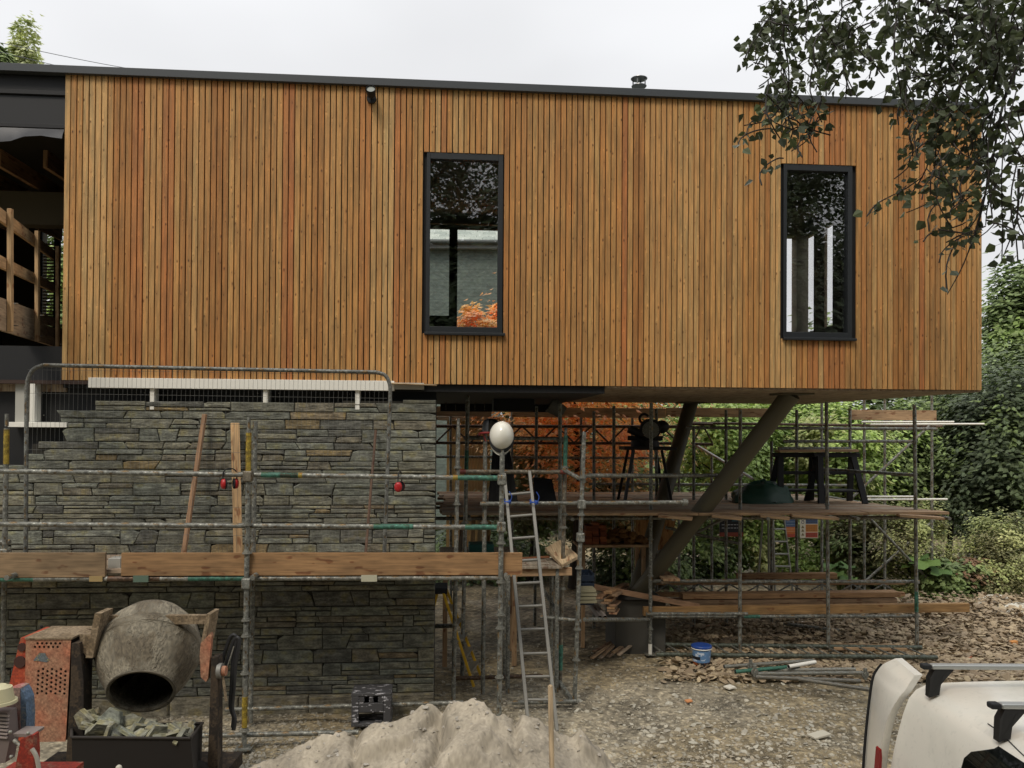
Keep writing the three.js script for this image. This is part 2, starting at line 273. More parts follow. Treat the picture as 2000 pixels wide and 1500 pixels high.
// black recessed entrance bay left of the cladding
{
  const g = thing('recessed_entrance_bay', 'dark unfinished recess left of the larch cladding, hung with black membrane', 'building', V(-5.4, YB, -2));
  const dk = M(0x4f4a3f, 0.95), x0 = -6.9, x1 = XL - .004;
  const yA = onZ(60, 284, -.05).y;
  part('membrane_panel', box(x0, x1, onZ(60, 186, -.05).y, YT - .006, -.12, -.05), MT.membrane, g);
  part('membrane_panel', box(x0, x1, onZ(60, 250, -.05).y, onZ(60, 187, -.05).y, -.12, -.055), M(0x1b1c1e, .6), g);
  for (const py of [181, 246]) part('batten', box(x0, x1, onZ(60, py + 4, -.05).y, onZ(60, py - 4, -.05).y, -.06, -.03, .003), MT.membrane, g);
  // loose flap, folded
  { const rows = 9, cols = 14, gm = new THREE.PlaneGeometry(1, 1, cols, rows), p = gm.attributes.position; const ya = onZ(60, 250, -.02).y, yb = onZ(60, 281, -.02).y;
    for (let i = 0; i < p.count; i++) { const u = p.getX(i) + .5, v = .5 - p.getY(i); p.setXYZ(i, mix(x0 + .4, x1 - .005, u), mix(ya, yb, v * (1 - .25 * ss(.75, 1, u))) + .02 * Math.sin(u * 9) * v, -.03 + .10 * v * (.6 + .4 * Math.sin(u * 7 + 1)) + .05 * v * v * Math.sin(u * 23)); }
    gm.computeVertexNormals(); part('loose_flap', gm, M(0x3c3d40, 0.5, dbl), g); }
  part('ceiling', box(x0, x1, YT - .16, YT - .02, ZB, -.125), dk, g);
  for (let i = 0; i < 5; i++) part('joist', beam(V(-4.5 - i * .5, 6.0, -.6), V(-4.5 - i * .5, 6.0, ZB + .3), .05, .2), MT.joist, g);
  part('inner_beam', box(x0, x1, 5.45, 5.85, -1.6, -1.4), M(0x574f3e, .95), g);
  const wx0 = onZ(80, 500, ZB + .2).x, wx1 = onZ(135, 500, ZB + .2).x, wy0 = onZ(90, 640, ZB + .2).y, wy1 = onZ(90, 420, ZB + .2).y;
  part('back_wall', merge([box(x0 - 1, wx0, YB - .4, YT, ZB, ZB + .2), box(wx0, x1, wy1, YT, ZB, ZB + .2), box(wx0, x1, YB - .4, wy0, ZB, ZB + .2), box(wx1, x1, wy0, wy1, ZB, ZB + .2)]), dk, g);
  const wf = part('window', merge([box(wx0 - .03, wx0 + .03, wy0, wy1, ZB + .2, ZB + .24), box(wx0, wx1, wy1 - .03, wy1 + .03, ZB + .2, ZB + .24), box((wx0 + wx1) / 2 + .0, (wx0 + wx1) / 2 + .09, wy0, wy1, ZB + .2, ZB + .24)]), MT.dark, g);
  for (let i = 0; i < 26; i++) part('blind_slat', box(wx0 + .03, (wx0 + wx1) / 2, wy0 + .05 + i * .05, wy0 + .075 + i * .05, ZB + .16, ZB + .19), M(0x8d8468, .8), wf);
  part('floor', box(x0, x1, YB - .12, YB - .02, ZB, -.13), MT.boardGrey, g);
  part('membrane_panel', box(x0, x1, YB - .004, YB + .36, -.128, -.09), MT.membrane, g);
  part('side_wall', box(x0 - .2, x0, YB - .5, YT, ZB, -.13), dk, g);
}
// site-made timber guard rail of the access bridge
{
  const g = thing('timber_guard_rail', 'site-made timber guard rail with three posts and boards beside the dark recess', 'guard rail', V(-4.9, 4.0, 0));
  const A = (px, py) => at(px, py, 1 / (1 / 7.3 + px / 112 * (1 / 10.3 - 1 / 7.3)));
  const rail = (ya, yb, h, mat, nm) => { const a = A(-60, ya).addScaledVector(RT, -.05), b = A(111, yb).addScaledVector(RT, -.05); part(nm, beam(a, b, .035, h), mat, g); };
  rail(365, 498, .12, MT.guard, 'rail'); rail(476, 562, .11, MT.guard, 'rail');
  rail(569, 629, .112, MT.guardGrey, 'kick_board'); rail(589, 649, .112, MT.guardGrey, 'kick_board'); rail(609, 668, .112, MT.guardGrey, 'kick_board');
  for (const [x, y0, y1] of [[20, 408, 648], [73, 451, 667], [113, 481, 681]]) { part('post', beam(A(x, y1), A(x, y0), .042, .042), MT.guard, g); }
  for (const [x, y] of [[25, 593], [25, 636], [78, 616], [78, 656], [117, 634], [117, 672]]) { const q = A(x, y); part('bolt', tube(q, q.clone().addScaledVector(RT, .05), .006, 6), MT.galvPale, g); }
}
// ================= STONE WALL =================
const slateTex = tex(256, 256, (i, j) => {
  const a = fbm(i / 256 * 6, j / 256 * 22, 6, 22, 71, 4), b = fbm(i / 256 * 30, j / 256 * 40, 30, 40, 73, 3), c = fbm(i / 256 * 4, j / 256 * 5, 4, 5, 79, 3);
  const v = 0.72 + (a - .5) * .42 + (b - .5) * .28 + (c - .5) * .3, o = ss(.55, .75, c); return [v, v * (1 - .03 * o), v * (1 - .16 * o)];
});
slateTex.repeat.set(2, 2);
const slateBump = tex(256, 256, (i, j) => fbm(i / 256 * 8, j / 256 * 34, 8, 34, 83, 5), false); slateBump.repeat.set(2, 2);
const slate = (r, g, b) => { const m = new THREE.MeshStandardMaterial({ map: slateTex, bumpMap: slateBump, bumpScale: 0.008, roughness: 0.88 }); m.color.setRGB(r, g, b); return m; };
const slateMats = [[.335, .335, .262], [.305, .31, .25], [.365, .36, .275], [.265, .275, .225], [.325, .345, .28], [.39, .375, .275], [.335, .305, .225], [.225, .225, .19], [.355, .37, .305]].map(c => slate(...c));
const slateOchre = [slate(.45, .35, .19), slate(.40, .32, .20)];
function stoneGeo(pts, depth, r, ins = 0.006, back = false) {       // pts counter-clockwise in x,y; face at z = 0 with a worn arris
  const n = pts.length, cx = pts.reduce((s, p) => s + p[0], 0) / n, cy = pts.reduce((s, p) => s + p[1], 0) / n;
  const f = pts.map(p => { const dx = p[0] - cx, dy = p[1] - cy; return V(p[0] - Math.sign(dx) * Math.min(ins * (.7 + r() * 1.2), Math.abs(dx) * .4), p[1] - Math.sign(dy) * Math.min(ins * (.5 + r() * .8), Math.abs(dy) * .35), (r() - .5) * .006); });
  const m = pts.map(p => V(p[0], p[1], -ins * 1.3)), b = pts.map(p => V(p[0], p[1], -depth)), q = [];
  const c = V(cx, cy, .002); for (let i = 0; i < n; i++) { const k = (i + 1) % n; q.push([c, f[i], f[k]], [f[i], m[i], m[k], f[k]], [m[i], b[i], b[k], m[k]]); }
  if (back) q.push(b.slice().reverse());
  return poly(q);
}
{
  const wx0 = -5.6, wx1 = -0.112, ztop = 0.0;
  const wall = thing('stone_wall', 'half-built wall of coursed grey-green slate stones with a stepped unfinished top', 'wall', V(-2.7, 0, -.15));
  const prof = (x) => { const px = (x < -3) ? 0 : 0; for (const [p, y] of [[58, 903], [124, 862], [160, 815], [190, 795], [430, 784], [652, 783], [2000, 790]]) { if (x < onZ(p, 800, 0).x) return onZ(p, y, 0).y; } return 3.27; };
  const r = rng(77), stones = [];
  const J = 0.0038;      // half joint
  let y = 0.16;
  // plinth: larger rendered footing stones
  for (let x = wx0; x < wx1 - .01;) { const w = Math.min(.42 + r() * .35, wx1 - x); const x2 = wx1 - x - w < .25 ? wx1 : x + w; stones.push({ p: [[x + J, -.1], [x2 - J, -.1], [x2 - J, .16 - J], [x + J, .16 - J]], z: .045, pl: true }); x = x2; }
  function row(x0, x1, y0, y1, level) {
    const h = y1 - y0; let x = x0, sl = 0;
    while (x < x1 - 1e-4) {
      let w = h > .11 ? .16 + r() * .42 : h > .07 ? .2 + r() * .5 : .26 + r() * .6;
      if (r() < .08) w *= .5; let x2 = x + w; if (x1 - x2 < .11) x2 = x1;
      const end = x2 === x1, s2 = end ? 0 : r() < .36 ? (r() - .5) * Math.min(1.5 * h, .12) : (r() - .5) * .012;
      const splittable = h > .085 && level < 2;
      if (splittable && r() < .42) {            // two or three thin stones in the height of one
        const k = h > .13 && r() < .4 ? 3 : 2; let xs = x2, yy = y0;
        let wide = Math.min(x1, x2 + r() * .35); if (x1 - wide < .12) wide = x1; xs = wide;
        for (let i = 0; i < k; i++) { const yn = i === k - 1 ? y1 : yy + (y1 - yy) / (k - i) * (.75 + r() * .5); row2(x, xs, yy, yn, sl, (yy - y0) / h, (yn - y0) / h, end || xs === x1 ? 0 : s2, level); yy = yn; }
        sl = xs === x1 ? 0 : s2; x = xs; continue;
      }
      pushStone(x, x2, y0, y1, sl, s2); x = x2; sl = s2;
    }
  }
  // thin courses inside a slanted cell: s at the cell's left and right ends, split again in x
  function row2(x0, x1, y0, y1, sL, f0, f1, sR, level) {
    let x = x0, a0 = sL * (f0 - .5), a1 = sL * (f1 - .5);
    while (x < x1 - 1e-4) {
      let x2 = x + .2 + r() * .48; if (x1 - x2 < .16) x2 = x1; const end = x2 === x1;
      const t = (r() - .5) * .02, b0 = end ? sR * (f0 - .5) : -t, b1 = end ? sR * (f1 - .5) : t;
      pushRaw([[x + a0 + J, y0 + J], [x2 + b0 - J, y0 + J], [x2 + b1 - J, y1 - J], [x + a1 + J, y1 - J]]); x = x2; a0 = b0; a1 = b1;
    }
  }
  function pushStone(x, x2, y0, y1, sl, sr) { pushRaw([[x - sl / 2 + J, y0 + J], [x2 - sr / 2 - J, y0 + J], [x2 + sr / 2 - J, y1 - J], [x + sl / 2 + J, y1 - J]]); }
  function pushRaw(p) {
    const cx = (p[0][0] + p[2][0]) / 2, top = p[2][1];
    if (top > prof(cx) + .012) return;
    const w = p[1][0] - p[0][0], h = p[3][1] - p[0][1]; const q = p.map(a => [a[0], a[1] + (r() - .5) * .005]);
    if (w > .12 && r() < .4) { const k = r() < .5; q.splice(3, 0, k ? [q[2][0] - (.03 + r() * .05) * 1, q[2][1] + .001] : [(q[2][0] + q[3][0]) / 2, q[2][1] + .002]); if (k) q[2] = [q[2][0] + 0, q[2][1] - .01 - r() * h * .3]; }
    else if (w > .14 && r() < .3) { q[3] = [q[3][0], q[3][1] - h * (.1 + r() * .25)]; q.splice(3, 0, [q[3][0] + .02 + r() * .05, p[3][1]]); }
    stones.push({ p: q, z: (r() - .5) * .016, w, h });
  }
  while (y < 3.42) { let h = .075 + r() * .095; if (r() < .16) h = .04 + r() * .02; row(wx0, wx1, y, y + h, 0); y += h; }
  // largest in the picture are stones of their own, the rest one part
  const inView = s => { const cx = s.p[0][0], cy = s.p[0][1]; return cx > -5.0; };
  const list = stones.map(s => ({ s, a: inView(s) ? (s.p[1][0] - s.p[0][0]) * (s.p[2][1] - s.p[0][1]) : -1 })).sort((a, b) => b.a - a.a);
  const rest = new Map();
  list.forEach(({ s }, i) => {
    const g = stoneGeo(s.p, .1, r, s.pl ? .012 : .006); g.translate(0, 0, s.z);
    const uv = g.attributes.uv, o = r() * 9, o2 = r() * 9; for (let k = 0; k < uv.count; k++) uv.setXY(k, uv.getX(k) + o, uv.getY(k) + o2);
    const mat = s.pl ? slateMats[6] : r() < .035 ? slateOchre[r() < .5 ? 0 : 1] : slateMats[Math.floor(r() * slateMats.length)];
    if (i < 299) part('stone', g, mat, wall);
    else { if (!rest.has(mat)) rest.set(mat, []); rest.get(mat).push(g); }
  });
  // small infill stones: one part with per-vertex stone colour
  const gs = []; for (const [m, l] of rest) for (const g of l) { const c = new Float32Array(g.attributes.position.count * 3); for (let i = 0; i < c.length; i += 3) { c[i] = m.color.r; c[i + 1] = m.color.g; c[i + 2] = m.color.b; } g.setAttribute('color', new THREE.BufferAttribute(c, 3)); gs.push(g); }
  const rm = new THREE.MeshStandardMaterial({ map: slateTex, bumpMap: slateBump, bumpScale: 0.008, roughness: 0.88, vertexColors: true });
  stuff(part('small_stones', merge(gs), rm, wall));
  // dark mortar core, stepped like the top
  const core = []; for (let x = wx0; x < wx1 - .01; x += .16) { const x2 = Math.min(x + .16, wx1 - .004); core.push(box(x, x2, -.1, Math.min(prof(x), prof(x2 - .01)) - .03, -.3, -.022)); }
  part('mortar_core', merge(core), M(0x2e2c26, .98), wall);
  // loose slate bedded on top
}
// black-membraned wall head and pale steel frame above the stone wall
{
  const g = thing('membraned_ground_floor_wall', 'black membrane wall with white painted window frames between stone wall and cladding', 'wall', V(-3, 0, -.5));
  part('membrane', box(-6.9, -.115, 0, YB - .004, -.6, -.16), M(0x121314, .7), g);
  const zz = -.02, b = (x0, y0, x1, y1, z0, z1, mat, nm) => { const p = onZ(x0, y1, z1), q = onZ(x1, y0, z1); return part(nm, box(p.x, q.x, p.y, q.y, z0, z1, .003), mat, g); };
  part('sole_plate', box(-6.9, onZ(172, 745, .03).x, onZ(60, 749, .03).y, YB - .005, -.1, .0), M(0x3a2a22, .8), g);
  b(172, 744, 770, 757, -.12, .03, MT.white, 'lintel');
  b(770, 748, 828, 760, -.12, .025, MT.whiteGrey, 'lintel');
  for (const x of [297, 518, 698]) b(x - 4.5, 756, x + 4.5, 800, -.14, .0, MT.white, 'mullion');
  b(29, 747, 57, 826, -.14, -.06, MT.whiteGrey, 'frame_panel'); b(57.5, 747, 68, 826, -.14, .0, MT.white, 'mullion');
  b(15, 825, 130, 834, -.14, .01, MT.white, 'sill');
  for (const [x, y] of [[85, 766], [85, 811], [282, 767], [503, 768], [544, 768], [683, 770]]) { const p = onZ(x, y, -.15); part('fixing', new THREE.SphereGeometry(.008, 8, 6).translate(p.x, p.y, -.155), MT.galvPale, g); }
  const p1 = onZ(760, 748, .05), p2 = onZ(853, 751, .05);
  single('offcut_board', beam(V(p1.x, p1.y - .005, .06), V(p2.x, p2.y - .01, .07), .1, .012), MT.ply, 'thin timber offcut lying on the white lintel below the larch boards', 'board');
}
// ================= SCAFFOLD IN FRONT OF THE STONE WALL =================
const zF = 1.05, zK = 0.36;
function collar(parent, p, mat = MT.galvPale, r = .034, h = .03) { return part('coupler', merge([new THREE.CylinderGeometry(r, r, h, 12).translate(p.x, p.y, p.z), new THREE.CylinderGeometry(r * 1.35, r * 1.35, h * .3, 12).translate(p.x, p.y - h * .2, p.z)]), mat, parent); }
function clampAt(parent, p, mat = MT.galv) { return part('coupler', box(p.x - .042, p.x + .042, p.y - .05, p.y + .05, p.z - .045, p.z + .045, .012), mat, parent); }
function bandOn(tubeMesh, a, b, t0, t1, mat, r = .0256) { const A = a.clone().lerp(b, t0), B = a.clone().lerp(b, t1); return part('paint_band', tube(A, B, r, 12), mat, tubeMesh); }
const sc1 = thing('tube_scaffold', 'galvanised tube scaffold standing along the slate stone wall, with green paint bands', 'scaffold', V(-2, 0, .7));
{
  const post = (xt, yt, xb, z, mat, r) => { const a = onZ(xt, yt, z); const b = V(onZ(xb, 1440, z).x, 0, z); const m = part('standard', tube(b, a, r, 12), mat, sc1); m.userData = {}; return [m, b, a]; };
  const on = (pt, py, z) => { const [, b, a] = pt; const y = onZ(500, py, z).y; return b.clone().lerp(a, (y - b.y) / (a.y - b.y)); };
  const seg = (pt, y0, y1, z, mat, r) => part('paint_band', tube(on(pt, y1, z), on(pt, y0, z), r || .0258, 12), mat, pt[0]);
  const P2 = post(486, 838, 477, zF, MT.galv), P1 = post(13, 836, 4, zK + .1, MT.galv), P2b = post(499, 822, 489, zK, MT.galv), P3 = post(981, 878, 974, zF, MT.galv);
  part('spigot', tube(on(P2, 838, zF), on(P2, 815, zF), .018, 10), MT.galv, sc1); part('spigot', tube(on(P1, 836, zK + .1), on(P1, 812, zK + .1), .018), MT.galv, sc1);
  seg(P2, 845, 922, zF, MT.yellow); seg(P2, 1360, 1420, zF, MT.yellow); seg(P1, 842, 908, zK + .1, MT.yellow);
  for (const y of [1024, 1079, 1210, 1241, 1314, 1425]) collar(sc1, on(P2, y, zF), y === 1079 || y === 1425 ? MT.galvPale : MT.galv);
  for (const y of [1062, 1140, 1205, 1232, 1330]) collar(sc1, on(P3, y, zF), MT.galv);
  clampAt(sc1, on(P2, 930, zF - .01), MT.bronze); clampAt(sc1, on(P3, 936, zF - .01)); clampAt(sc1, on(P3, 1030, zF - .01)); clampAt(sc1, on(P2, 1138, zF - .02)); clampAt(sc1, on(P1, 1078, zK + .08));
  part('base_plate', box(P2[1].x - .075, P2[1].x + .075, .002, .01, zF - .075, zF + .075), MT.galv, sc1); part('base_plate', box(P3[1].x - .075, P3[1].x + .075, .002, .01, zF - .075, zF + .075), MT.galv, sc1);
  // rails and ledger
  const rail = (x0, y0, x1, y1, z, mat, bands, nm = 'guard_rail') => {
    const a = onZ(x0, y0, z), b = onZ(x1, y1, z), m = part(nm, tube(a, b, .0242, 12), mat, sc1);
    for (const [p0, p1, mt] of bands) bandOn(m, a, b, (p0 - x0) / (x1 - x0), (p1 - x0) / (x1 - x0), mt); return m;
  };
  rail(-90, 919, 976, 934, zF - .055, MT.galv, [[497, 570, MT.green], [570, 578, MT.yellow], [880, 890, MT.yellow], [890, 972, MT.green], [535, 569, MT.rusty]]);
  rail(-90, 1023, 974, 1030, zF - .055, MT.galv, [[720, 800, MT.green], [905, 970, MT.green]]);
  rail(-90, 1131, 976, 1128, zF - .06, MT.galvPale, [[-60, 60, MT.green], [355, 468, MT.green], [60, 180, MT.galv], [200, 300, MT.rusty]], 'ledger');
  rail(-90, 1062, 20, 1058, zK + .02, MT.galv, [], 'ledger');
  rail(340, 1438, 700, 1430, zF - .1, MT.galv, [], 'foot_ledger'); rail(440, 1386, 905, 1372, zK, MT.galv, [], 'foot_ledger');
  for (const x of [486, 976]) { const a = onZ(x, 1120, zF); part('transom', tube(V(a.x + .06, a.y - .02, zF + .12), V(a.x + .06, a.y - .02, zK - .3), .0242, 10), MT.galv, sc1); }
  const a0 = onZ(13, 1120, zF); part('transom', tube(V(a0.x + .06, a0.y - .02, zF + .12), V(a0.x + .06, a0.y - .02, zK - .3), .0242, 10), MT.galv, sc1);
  const yd = onZ(480, 1127, zF).y;
  for (let i = 0; i < 4; i++) for (const [x0, x1] of [[-5.4, -1.9], [-1.89, .62]]) part('deck_board', beam(V(x0 + rr(-.05, .05), yd + .045, .13 + i * .238), V(x1, yd + .045 + rr(-.003, .003), .13 + i * .238), .228, .038), MT.boardGrey, sc1);
  // clip tags on the ledger
  for (const [x0, x1, y0, y1, c] of [[172, 198, 1126, 1137, 0x9a8458], [258, 288, 1125, 1138, 0x55695a], [705, 736, 1124, 1137, 0xb0ae98]]) { const p = onZ(x0, y1, zF), q = onZ(x1, y0, zF); part('tag', box(p.x, q.x, p.y, q.y, zF - .03, zF - .022), M(c, .7), sc1); }
}
const tb = (x0, y0, x1, y1, lab, mat, h) => { const a = onZ(x0, y0, zF - .05), b = onZ(x1, y1, zF - .05); const ym = onZ(x0, y0, zF - .05).y; return single('scaffold_board', beam(a, b, .038, h), mat, lab, 'board', 'boards on edge along the scaffold deck'); };
tb(-90, 1104, 207, 1103, 'short brown scaffold board set on edge, its end by a pale block', wood(.37, .27, .16), .228);
tb(238, 1102, 1020, 1101, 'long orange-brown scaffold board set on edge along the scaffold deck', wood(.47, .29, .14), .215);
{ const p = onZ(212, 1122, zF - .2), q = onZ(237, 1090, zF - .2); single('pale_block', box(p.x, q.x, p.y, q.y, zF - .32, zF - .18, .005), MT.whiteGrey, 'pale grey block on the scaffold deck between the ends of two edge boards', 'block'); }
// mesh fence panel
{
  const z = 0.8, g = thing('mesh_fence_panel', 'round-cornered temporary fence panel with thin wire mesh standing on the scaffold deck', 'fence', onZ(400, 1120, z));
  const L = [onZ(50, 1122, z), onZ(52, 770, z), onZ(55, 740, z), onZ(66, 721, z), onZ(85, 713, z), onZ(400, 720, z), onZ(735, 727, z), onZ(752, 733, z), onZ(761, 750, z), onZ(762, 780, z), onZ(749, 1122, z)];
  const path = new THREE.CurvePath(); for (let i = 0; i < L.length - 1; i++) path.add(new THREE.LineCurve3(L[i], L[i + 1]));
  const c1 = new THREE.CatmullRomCurve3(L.slice(1, 5), false, 'centripetal'), c2 = new THREE.CatmullRomCurve3(L.slice(6, 10), false, 'centripetal');
  part('frame', merge([tube(L[0], L[1], .0195, 10), new THREE.TubeGeometry(c1, 16, .0195, 10), tube(L[4], L[5], .0195, 10), tube(L[5], L[6], .0195, 10), new THREE.TubeGeometry(c2, 16, .0195, 10), tube(L[9], L[10], .0195, 10)]), galv(.40, .41, .40), g);
  const ws = []; const n = 80, wr = .0013, wm = (a, b) => ws.push(tube(a, b, wr, 4, true));
  for (let i = 1; i < n; i++) { const f = i / n; const xb = mix(50, 749, f), xt = mix(57, 758, f), yt = f < .03 ? 732 : f > .96 ? 745 : 714 + 14 * f; wm(onZ(xb, 1110, z + .003), onZ(xt, yt, z + .003)); }
  for (const y of [722, 768, 823, 878, 930, 985, 1040, 1090]) wm(onZ(54, y, z - .001), onZ(756, y + 10, z - .001));
  stuff(part('wire_mesh', merge(ws), M(0x6a6b68, .5, { metalness: .4 }), g));
}
// things leaning on the stone wall from the deck
single('leaning_plank', beam(onZ(466, 1118, .30), onZ(459, 826, .07), .09, .022), MT.pale, 'pale new plank leaning upright against the slate wall', 'plank');
single('leaning_batten', beam(onZ(353, 1118, .34), onZ(400, 809, .07), .05, .03), MT.batten, 'thin pinkish-brown batten leaning at a slant against the slate wall', 'batten');
single('rusty_bar', tube(onZ(711, 1118, .32), onZ(734, 840, .06), .015, 8), MT.brownpole, 'thin rusty brown bar leaning against the slate wall', 'bar');
// ear defenders hung on the top rail
function earDefenders(px, py, turn, label) {
  const p = onZ(px, py, zF - .055), g = thing('ear_defenders', label, 'ear defenders', V(p.x, p.y - .11, p.z), 'ear defenders hung on the scaffold rail');
  const band = []; for (let i = 0; i <= 14; i++) { const t = i / 14 * Math.PI; band.push(V(.062 * Math.cos(t), .095 + .05 * Math.sin(t), 0)); } band.unshift(V(.066, .02, 0)); band.push(V(-.066, .02, 0));
  const G = new THREE.Group(); G.name = 'headset'; G.rotation.y = turn; g.add(G);
  part('headband', curveTube(band, .006, 28, 6), MT.black, G, true);
  for (const s of [1, -1]) { const c = part('ear_cup', new THREE.LatheGeometry([[0, .03], [.02, .03], [.034, .022], [.038, .004], [.038, -.004], [0, -.004]].map(q => new THREE.Vector2(...q)), 18).rotateZ(-s * Math.PI / 2).scale(1, 1.3, 1).translate(s * .05, 0, 0), M(0xa51f22, .4), G, true); part('cushion', new THREE.TorusGeometry(.028, .011, 8, 18).rotateY(Math.PI / 2).scale(1, 1.3, 1).translate(s * .04, 0, 0), MT.black, c, true); }
}
earDefenders(449, 922, .5, 'red ear defenders on a black band hung near the leaning pale plank');
earDefenders(781, 928, 1.35, 'red ear defenders seen edge-on, hung near the right end of the fence panel');

// ================= ACCESS BAY: POSTS, LADDER, HELMET =================
const sc2 = thing('access_scaffold', 'cluster of scaffold tubes around the ladder at the open end of the stone wall', 'scaffold', V(.8, 0, -.5));
{
  const post = (xt, yt, xb, yb, z, mat, nm = 'standard') => { const a = onZ(xt, yt, z), q = onZ(xb, yb, z), d = a.clone().sub(q), t = (0 - q.y) / d.y; const b = q.clone().addScaledVector(d, t); const m = part(nm, tube(b, a, .0242, 12), mat, sc2); m.userData = {}; return [m, b, a]; };
  const on = (pt, py, z) => { const [, b, a] = pt; const y = onZ(1000, py, z).y; return b.clone().lerp(a, (y - b.y) / (a.y - b.y)); };
  const cl = (pt, ys, z, mt) => ys.forEach(y => collar(sc2, on(pt, y, z), mt || MT.galv));
  const A = post(895, 835, 886, 1340, -.15, MT.galv); cl(A, [913, 984, 1150, 1250], -.15); part('spigot', tube(A[2], A[2].clone().add(V(0, .1, 0)), .018), MT.galv, sc2);
  const B = post(914, 770, 902, 1340, -1.0, MT.galv); part('paint_band', tube(on(B, 926, -1), on(B, 880, -1), .0258), MT.green, B[0]); cl(B, [1020], -1);
  const C = post(948, 846, 943, 1340, -.4, MT.galv); cl(C, [925, 1020, 985], -.4);
  const D = post(1094, 788, 1094, 1330, -1.3, MT.galv); cl(D, [860, 935], -1.3);
  const E = post(1105, 852, 1094, 1330, -.5, MT.bronze); part('spigot', tube(E[2], E[2].clone().add(V(0, .1, 0)), .018), MT.galv, sc2); part('paint_band', tube(on(E, 912, -.5), on(E, 850, -.5), .0258), MT.green, E[0]); part('paint_band', tube(on(E, 1310, -.5), on(E, 1260, -.5), .0258), MT.green, E[0]); cl(E, [912, 1004, 1030, 1150], -.5, MT.galv);
  const Fp = post(1141, 844, 1122, 1375, -.1, MT.galv); cl(Fp, [932, 1005, 1110, 1230, 1290], -.1); clampAt(sc2, on(Fp, 985, -.1)); clampAt(sc2, on(Fp, 1050, -.1));
  const G = post(1048, 793, 1046, 1040, -3.6, MT.galv);
  const rail = (x0, y0, x1, y1, z0, z1, mat, nm = 'guard_rail') => part(nm, tube(onZ(x0, y0, z0), onZ(x1, y1, z1), .0242, 12), mat, sc2);
  const r1 = rail(896, 921, 1108, 922, -.3, -.45, MT.bronze); bandOn(r1, onZ(896, 921, -.3), onZ(1108, 922, -.45), .01, .06, MT.redPaint); bandOn(r1, onZ(896, 921, -.3), onZ(1108, 922, -.45), .93, .99, MT.redPaint);
  rail(1100, 917, 1142, 940, -.45, -.1, MT.galv);
  rail(938, 984, 1338, 981, -.35, -.45, MT.galv, 'ledger');
  part('end_clamp', new THREE.CylinderGeometry(.045, .035, .06, 12).rotateZ(1.57).translate(onZ(1338, 981, -.45).x, onZ(1338, 981, -.45).y, -.45), MT.galv, sc2);
  rail(905, 855, 1100, 857, -1.3, -1.3, MT.galv); rail(1140, 929, 1450, 928, -.3, -1.9, MT.galv);
  rail(848, 985, 850, 984, -.3, -.3, MT.galv); rail(1055, 1205, 1135, 1213, -.5, -.3, MT.galv, 'ledger'); rail(1060, 1150, 1095, 1206, -1.5, -.5, MT.galv, 'brace');
  rail(1085, 1320, 1122, 1375, -.6, -.1, MT.galv, 'brace'); rail(885, 1325, 1060, 1320, -.6, -.6, MT.rusty, 'foot_ledger'); rail(1000, 1372, 1125, 1370, .0, .0, MT.galv, 'foot_ledger');
  rail(1142, 1210, 1268, 1210, -.4, -1.9, MT.galv, 'ledger');
  rail(850, 1223, 890, 1222, -.5, -.2, MT.galv, 'ledger');
}
// hard hat on top of the post
{
  const p = onZ(981, 878, zF), g = thing('hard_hat', 'white hard hat hung on top of a scaffold post', 'helmet', p.clone());
  const s = .1, pts = []; const N = 28, K = 16, gp = [];
  const shell = (u, v) => { const th = u * 2 * Math.PI, ph = v * Math.PI / 2; const x = Math.cos(th) * Math.sin(ph), y = Math.sin(th) * Math.sin(ph), z = Math.cos(ph); const rib = 1 + .025 * Math.exp(-x * x * 160) * (z > -.2 ? 1 : 0) - .012 * Math.exp(-Math.pow(Math.abs(x) - .14, 2) * 900); return V(x * .118 * rib, y * .138 * rib, z * .13 * rib); };
  for (let j = 0; j < K; j++) for (let i = 0; i < N; i++) gp.push([shell(i / N, j / K), shell(i / N, (j + 1) / K), shell((i + 1) / N, (j + 1) / K), shell((i + 1) / N, j / K)]);
  let sg = poly(gp); // smooth normals from the ellipsoid
  { const P = sg.attributes.position, Nn = sg.attributes.normal; for (let i = 0; i < P.count; i++) { const v = V(P.getX(i) / .0112, P.getY(i) / .0202, P.getZ(i) / .0169).normalize(); Nn.setXYZ(i, v.x, v.y, v.z); } }
  const wm = new THREE.MeshPhysicalMaterial({ color: 0xdad8cc, roughness: .35, clearcoat: .4, side: THREE.DoubleSide });
  const put = (gg) => gg.rotateX(-.22).rotateZ(-.06).translate(p.x - .005, p.y + .135, p.z - .03);
  part('shell', put(sg), wm, g);
  const brim = []; for (let i = 0; i <= 20; i++) { const th = Math.PI * (1.12 + .76 * i / 20); brim.push([V(Math.cos(th) * .118, Math.sin(th) * .15, -.012), V(Math.cos(th) * .126, Math.sin(th) * .155 - .04 * Math.sin(Math.PI * i / 20), -.012)]); }
  part('peak', put(poly(brim.slice(1).map((b, i) => [brim[i][0], brim[i][1], b[1], b[0]]))), wm, g);
  part('headband', put(new THREE.TorusGeometry(.112, .014, 8, 30).scale(.98, 1.2, 1).translate(0, -.022, .004)), MT.black, g);
  part('slot', put(box(-.107, -.102, .045, .07, .02, .026)), MT.black, g);
}
